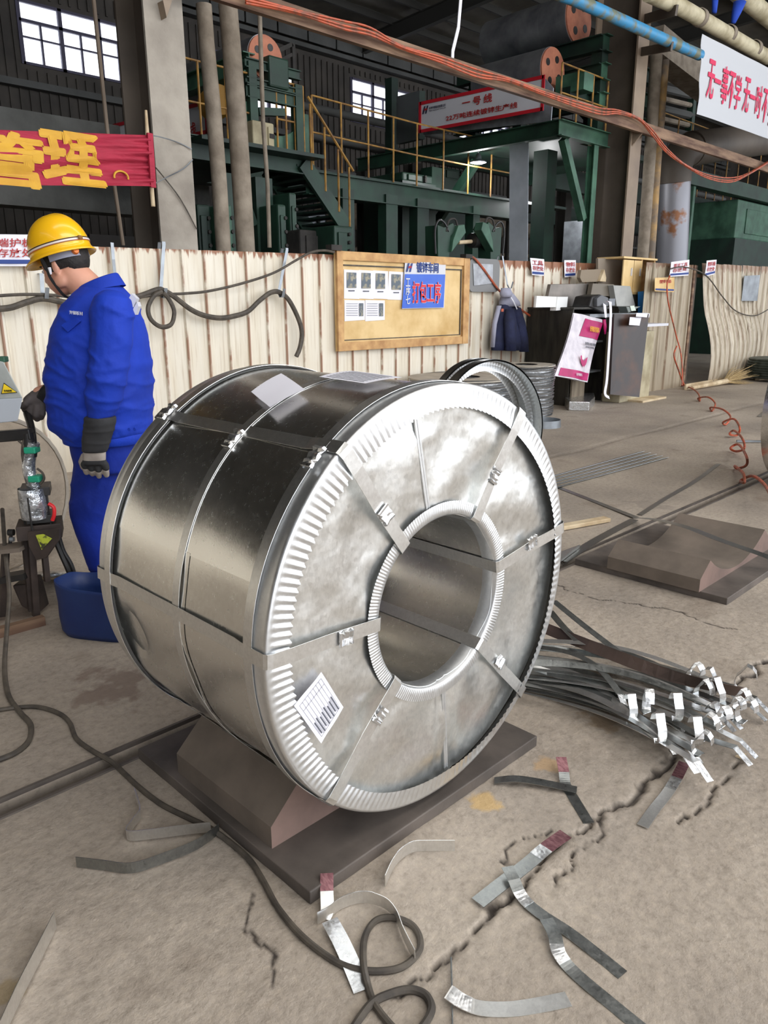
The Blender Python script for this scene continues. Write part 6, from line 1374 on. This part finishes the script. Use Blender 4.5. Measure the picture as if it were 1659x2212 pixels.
obj('pocket_flap', MB().prism([onj(133, 703, 3.385), onj(148, 718, 3.378), onj(176, 694, 3.368), onj(168, 688, 3.368), onj(138, 698, 3.382)], H0*-.008, H0*.006), M['blue'], person, bev=.002)
for nm, q in (('reflective_stripe', ((276, 652), (286, 634), (297, 645), (290, 664))), ('reflective_stripe', ((289, 668), (298, 652), (301, 662), (294, 680)))):
    dd = 3.43
    obj(nm, MB().prism([gD(*p, dd) for p in q], H0*-.012, H0*.03), M['white'], person)
lettering('name_print', '海钢板材', person, M['white'], gD(165, 676, 3.375), -L0+Vector((0, 0, -.1)), Z_, .058, .016, .01)
for q in ((279, 928), (291, 927)): obj('snap_button', MB().lathe([(.008, 0), (.007, .003), (.001, .003)], gD(*q, 3.385), -H0, 12), M['blue'], person, smooth=True)
# trousers
t_ = MB()
loft(t_, [(wp(1.33, 0, .74), U_*.155, V_*.18), (wp(1.33, 0, .82), U_*.17, V_*.19), (wp(1.33, 0, .90), U_*.175, V_*.19), (wp(1.33, 0, .96), U_*.17, V_*.185)], 30, 2.2)
for L_ in legs: limb(t_, list(zip([L_[0]+Vector((0, 0, -.05))]+L_[1:4]+[L_[4]+Vector((0, 0, -.02))], (.125, .118, .098, .088, .082))))
def td(co):
    u, v, z = local(co); k = np.exp(-((z-.5)/.12)**2)+np.exp(-((z-.14)/.1)**2)+.4
    return (ridge(z*15+u*7, u*6+v*9, 51)**2*.012*k-.004)+ridge(u*9+z*3, z*6, 53)**2*.006
fuse('trousers', t_, M['blue2'], person, .010, 5, td)
for L_ in legs:
    a = L_[4]; s_ = MB(); ell(s_, Vector((a.x, a.y, .05))+U_*.10, (U_*.15, V_*.05, Z_*.045)); ell(s_, Vector((a.x, a.y, .075)), (U_*.065, V_*.048, Z_*.065)); s_.box(Vector((a.x, a.y, .014))+U_*.085, (.05*5.2, .095, .022), M=Matrix((U_, V_, Z_)).transposed())
    fuse('shoe', s_, M['black'], person, .007, 3)
# near glove: back of the hand to the camera, fingers hanging, slightly curled
k0 = 3.35
cf = [gD(217, 900, k0), gD(214, 925, k0), gD(209, 950, k0), gD(204, 975, k0)]
G = MB(); loft(G, [(cf[0], L0*.066, H0*.064), (cf[1], L0*.066, H0*.060), (cf[2], L0*.062, H0*.048), (cf[3], L0*.053, H0*.036)], 24, 2.2)
fuse('glove_cuff', G, M['gcuff'], person, .006, 3, lambda co: (ridge(co[:, 2]*40, (co@np.array(L0))*8, 61)**2)*.004)
pc = gD(204, 990, k0); G = MB(); loft(G, [(gD(204, 968, k0), L0*.050, H0*.032), (pc, L0*.051, H0*.028), (gD(204, 1003, k0), L0*.049, H0*.024)], 20, 2.4)
fing = [((182, 1003), (184, 1013), (187, 1021), .0135), ((196, 1005), (198, 1018), (200, 1024), .0135), ((211, 1005), (213, 1020), (214, 1029), .0135), ((226, 1003), (229, 1016), (230, 1026), .0145)]
for a, b_, c_, r in fing: limb(G, [(gD(*a, k0), r+.001), (gD(*b_, k0+.004), r), (gD(*c_, k0+.02), r-.001)], 12)
limb(G, [(gD(182, 985, k0+.02), .016), (gD(176, 998, k0+.03), .015), (gD(180, 1010, k0+.035), .0135)], 12)
fuse('glove_hand', G, M['gpalm'], person, .0042, 3)
G = MB(); loft(G, [(gD(204, 993, k0), L0*.0535, H0*.031), (gD(204, 1003, k0), L0*.0515, H0*.029)], 20, 2.4)
for a, b_, c_, r in fing: limb(G, [(gD(*a, k0-.001), r+.0035), (gD(b_[0], b_[1]-5, k0), r+.002)], 12)
fuse('knuckle_patch', G, M['gcuff'], person, .0042, 2, label='black knuckle patch')
# far glove closed over the lever
k1 = 3.63; G = MB(); loft(G, [(gD(122, 852, k1), (L0*.3-Z_*.95).normalized()*.060, H0*.055), (gD(104, 848, k1), (L0*.35-Z_*.9).normalized()*.062, H0*.055), (gD(88, 850, k1), (L0*.45-Z_*.85).normalized()*.050, H0*.045)], 24)
fuse('glove_cuff', G, M['black'], person, .006, 3)
G = MB(); limb(G, [(gD(95, 858, k1), .045), (gD(78, 862, k1), .043), (gD(66, 868, k1), .036)], 18)
ell(G, gD(82, 872, k1), (L0*.055, H0*.035, Z_*.045))
limb(G, [(gD(66, 862, k1-.03), .018), (gD(56, 872, k1-.04), .017), (gD(48, 878, k1-.03), .015)], 12)       # thumb
for (a, b_, c_, r, dp) in (((60, 872), (54, 885), (58, 892), .0165, -.005), ((69, 876), (64, 893), (68, 901), .0175, -.02), ((81, 878), (78, 897), (80, 905), .0175, -.025), ((92, 876), (92, 893), (89, 902), .016, -.025)):
    limb(G, [(gD(*a, k1+dp), r), (gD(*b_, k1+dp), r), (gD(*c_, k1+dp+.03), r-.002)], 12)
fuse('glove_hand', G, M['gdark'], person, .0046, 2)
# ================================================================== strapping machine at the left edge
dm = 3.45
mc = thing('strapping_machine', 'dirty upright strapping machine with film-wrapped spool and lever, left of the worker', 'machine', Vector((gD(75, 1330, dm).x, gD(75, 1330, dm).y, 0)))
def mbx(nm, px0, py0, px1, py1, dp, mat, d=None, yaw=.35, parent=None, label=None, bev=.003):
    d = d or dm; a, b_ = gD(px0, py0, d), gD(px1, py1, d); c = (a+b_)/2; w = abs((b_-a).dot(L0)); h = abs(a.z-b_.z)
    R = Matrix.Rotation(yaw, 3, 'Z')@Matrix((-L0, H0, Z_)).transposed()
    return obj(nm, MB().box(c+H0*dp*.3, (w*.92, dp, h), M=R), mat, parent or mc, bev=bev, label=label)
M['mrust'] = mk('greasy_rust_steel', (74, 62, 56), .6, .3, (44, 38, 36), 6, (.35, .65), bump=.4, bsc=18)
def mcyl(nm, p, q, r, mat, n=12, parent=None, label=None): return obj(nm, MB().tube([p, q], r, n), mat, parent or mc, smooth=True, label=label)
mbx('tray', 37, 1052, 103, 1070, .13, M['black']); mbx('spool_base', 50, 1112, 112, 1128, .13, M['black'])
M['film'] = mk('crumpled_clear_film', (150, 154, 158), .15, .7, (214, 218, 222), 16, (.45, .6), bump=.9, bsc=16, bd=.02)
obj('spool', MB().lathe([(.060, 0), (.062, .02), (.062, .12), (.060, .145)], gD(76, 1118, dm), (0, 0, 1), 24), M['film'], mc, smooth=True)
for q in ((44, 1060), (100, 1060), (60, 1075)): p = gD(*q, dm-(.06 if q[0] == 60 else 0)); mcyl('spool_guide', p, p-Vector((0, 0, .19)), .005, M['black'], 6)
mbx('head_block', 27, 1132, 128, 1162, .16, M['mrust'])
P = [gD(x, y, dm-.085) for x, y in ((58, 1150), (128, 1142), (128, 1165), (100, 1205), (78, 1210), (62, 1180))]; obj('front_plate', MB().prism(P, (0, 0, 0), H0*.02), M['mrust'], mc, bev=.002)
P = [gD(x, y, dm-.095) for x, y in ((77, 1156), (93, 1154), (112, 1164), (90, 1188))]; obj('warning_triangle', MB().prism(P, (0, 0, 0), H0*.004), mk('scratched_yellow_sign', (180, 190, 60), .5, 0, (60, 60, 40), 30, (.5, .6)), mc)
for (x0, y0, x1, y1, w) in ((66, 1165, 78, 1330, .03), (96, 1195, 102, 1255, .025), (52, 1165, 66, 1320, .02), (12, 1190, 5, 1330, .03)): obj('frame_leg', MB().bar(gD(x0, y0, dm), gD(x1, y1, dm), w, w), M['mrust'], mc)
obj('cross_plate', MB().bar(gD(-20, 1188, dm), gD(55, 1180, dm), .12, .02), M['saddle'], mc); obj('cross_plate', MB().bar(gD(5, 1250, dm), gD(60, 1240, dm), .08, .03), M['black'], mc)
obj('lower_housing', MB().prism([gD(x, y, dm) for x, y in ((25, 1265), (62, 1262), (80, 1330), (45, 1310))], (0, 0, 0), H0*.15), M['mrust'], mc, bev=.01)
obj('base_rail', MB().bar(gZ(-20, 1372, .02), gZ(95, 1340, .02), .04, .05), M['rust'], mc)
mcyl('side_bolt', gD(18, 1150, dm), gD(30, 1150, dm), .016, M['black']); mcyl('side_bolt', gD(22, 1165, dm), gD(30, 1165, dm), .012, M['grey_metal'])
obj('cable_bundle', MB().tube(cr([gD(72, 955, dm), gD(64, 985, dm), gD(62, 1010, dm), gD(68, 1035, dm), gD(76, 1060, dm)], 4), [.030]*17, 12), M['film'], mc, smooth=True)
for q0, q1 in (((54, 968), (76, 978)), ((62, 1030), (86, 1040))):
    a, b_ = gD(*q0, dm-.03), gD(*q1, dm-.03); obj('green_tape', MB().box((a+b_)/2+H0*.02, (.055, .06, .03), M=Matrix((-L0, H0, Z_)).transposed()), mk('green_tape', (30, 150, 116), .5), mc, bev=.006)
for w in ([(40, 952), (52, 965), (50, 990), (56, 1020), (58, 1045)], [(60, 945), (50, 955), (48, 985), (55, 1010)], [(80, 1012), (92, 1022), (95, 1035), (86, 1046)]): obj('wire', MB().tube(cr([gD(a, b_, dm-.02) for a, b_ in w], 5), .006, 6), M['cable'], mc, smooth=True)
obj('red_hose', MB().tube(cr([gD(105, 1088, dm-.03), gD(116, 1096, dm-.03), gD(117, 1112, dm-.03), gD(113, 1124, dm-.03)], 5), .009, 8), M['redh'] if 'redh' in M else mk('red_hose', (214, 36, 40), .4), mc, smooth=True)
obj('lever', MB().tube(cr([gD(58, 892, k1-.02), gD(68, 925, dm+.08), gD(72, 960, dm), gD(72, 985, dm)], 5), .017, 10), M['black'], mc, smooth=True)
obj('support_arm', MB().bar(gD(-30, 945, dm), gD(70, 937, dm), .05, .05), M['black'], mc, bev=.006); mcyl('support_arm_post', gD(60, 935, dm), gD(64, 972, dm), .028, M['black'])
for w in ([(128, 1158), (138, 1190), (155, 1220), (163, 1250), (158, 1262)], [(120, 1165), (135, 1200), (150, 1235), (152, 1256)], [(26, 1145), (22, 1170), (26, 1190)]): obj('machine_hose', MB().tube(cr([gD(a, b_, dm+.05) for a, b_ in w], 5), .009 if w[0][0] != 120 else .016, 8), M['black'], mc, smooth=True)
# control box
cb_ = thing('control_box', 'grey sloped control box with yellow warning triangle at the left edge', 'control box', gD(20, 915, 3.4)); dcb = 3.38
F = [gD(x, y, dcb) for x, y in ((-60, 770), (8, 782), (49, 860), (-60, 864))]
obj('upper_case', MB().prism(F, (0, 0, 0), H0*.15+L0*.085), M['casegrey'] if 'casegrey' in M else mk('worn_grey_case', (184, 188, 184), .5, .2, (150, 154, 150), 5), cb_, bev=.004)
F = [gD(x, y, dcb-.004) for x, y in ((-60, 864), (49, 860), (38, 910), (-60, 920))]
obj('lower_case', MB().prism(F, (0, 0, 0), H0*.15+L0*.085), mk('pale_grey_case', (186, 192, 200), .5, .2), cb_, bev=.004)
F = [gD(x, y, dcb-.006) for x, y in ((8, 827), (37, 848), (2, 851))]; obj('warning_border', MB().prism(F, (0, 0, 0), H0*.003), M['black'], cb_)
F = [gD(x, y, dcb-.009) for x, y in ((8.3, 829.5), (34.5, 847), (4, 849.5))]; ws = obj('warning_sign', MB().prism(F, (0, 0, 0), H0*.003), mk('warning_yellow', (240, 206, 40), .5), cb_)
lettering('lettering', '有电危险', cb_, M['black'], gD(17.5, 844, dcb-.012), -L0, Z_, .036, .009, .01, off=.002)
obj('toggle_switch', MB().box(gD(6, 776, dcb+.03), (.035, .04, .025), M=Matrix((-L0, H0, Z_)).transposed()), M['green2'], cb_, bev=.004)
obj('bracket', MB().bar(gD(-20, 905, dcb+.1), gD(-20, 945, dm), .03, .03), M['black'], cb_)
# blue plastic tub
M['tub'] = mk('dusty_blue_plastic', (18, 38, 88), .5, 0, (26, 50, 100), 3, bump=.15)
tb = gZ(190, 1330, 0); tcx, tcy = 1.40, 3.29
tub = thing('blue_tub', 'cut-down blue plastic tub standing behind the left of the large coil', 'tub', (tcx, tcy, 0)); G = []; ax1 = (-L0*.97+H0*-.22).normalized(); ax2 = Vector((-ax1.y, ax1.x, 0))
prof = [(.02, .004), (.86, .0), (.95, .03), (.98, .10), (.97, .17), (1.0, .245), (1.0, .262), (.985, .262), (.955, .17), (.95, .04), (.02, .02)]
for k in range(48):
    a = 2*pi*k/48; e = .5; ca, sa = math.cos(a), math.sin(a); r = []
    for s_, z in prof:
        x = .205*math.copysign(abs(ca)**e, ca)*s_; y = .125*math.copysign(abs(sa)**e, sa)*s_; z2 = z+(.016*math.sin(a*2+.6) if z > .2 else 0)
        r.append(Vector((tcx, tcy, z2))+ax1*x+ax2*y)
    G.append(r)
obj('tub_shell', MB().grid(G, cu=True), M['tub'], tub, smooth=2)
m = MB(); rn = random.Random(2); p = Vector((tcx, tcy, .26))+ax1*.16-ax2*.13; pts = [p]
for k in range(9): p = p+Vector((0, 0, -.024))+ax1*rn.uniform(-.008, .014)-ax2*.002; pts.append(p)
obj('frayed_edge', m.tube(pts, .0018, 4), M['white'], tub)
# dusty sheeted roll behind the machine
g = gD(70, 1150, 4.3)
dr = thing('covered_roll', 'dusty sheet-covered roll on the floor behind the strapping machine', 'roll', (g.x, g.y, 0)); R = .46; prof = [(.001, -.02), (R*.5, -.03), (R*.9, -.02), (R*.985, .03), (R, .1), (R*.99, .5), (R, .9), (.001, .92)]
obj('cover', MB().lathe(prof, (g.x-.16, g.y-.02, R-.02), (-.25, 1, 0), 40), mk('dusty_canvas', (164, 150, 132), .9, 0, (134, 122, 108), 3, (.35, .65), bump=.6, bsc=9, bd=.05), dr, smooth=2)
obj('edge_band', MB().tube([Vector((g.x-.16, g.y-.02, R-.02))+Matrix.Rotation(.245, 3, 'Z')@Vector((R*.99*math.cos(a), .02, R*.99*math.sin(a))) for a in np.linspace(0, 2*pi, 40)], .014, 6), M['concrete_col'], dr)
tag(obj('floor_lath', MB().bar(gZ(80, 1247, .03), gZ(205, 1244, .03), .03, .02), M['wood']), 'thin pale lath on the floor behind the blue tub', 'timber')
tag(obj('film_scrap', capped(ringloft([(gZ(118, 1240, .02), -L0*.14, H0*.06), (gZ(118, 1240, .07), -L0*.11, H0*.05), (gZ(112, 1240, .11), -L0*.05, H0*.03)], 12)), M['film'], smooth=2), 'crumpled clear film on the floor beside the strapping machine', 'film')
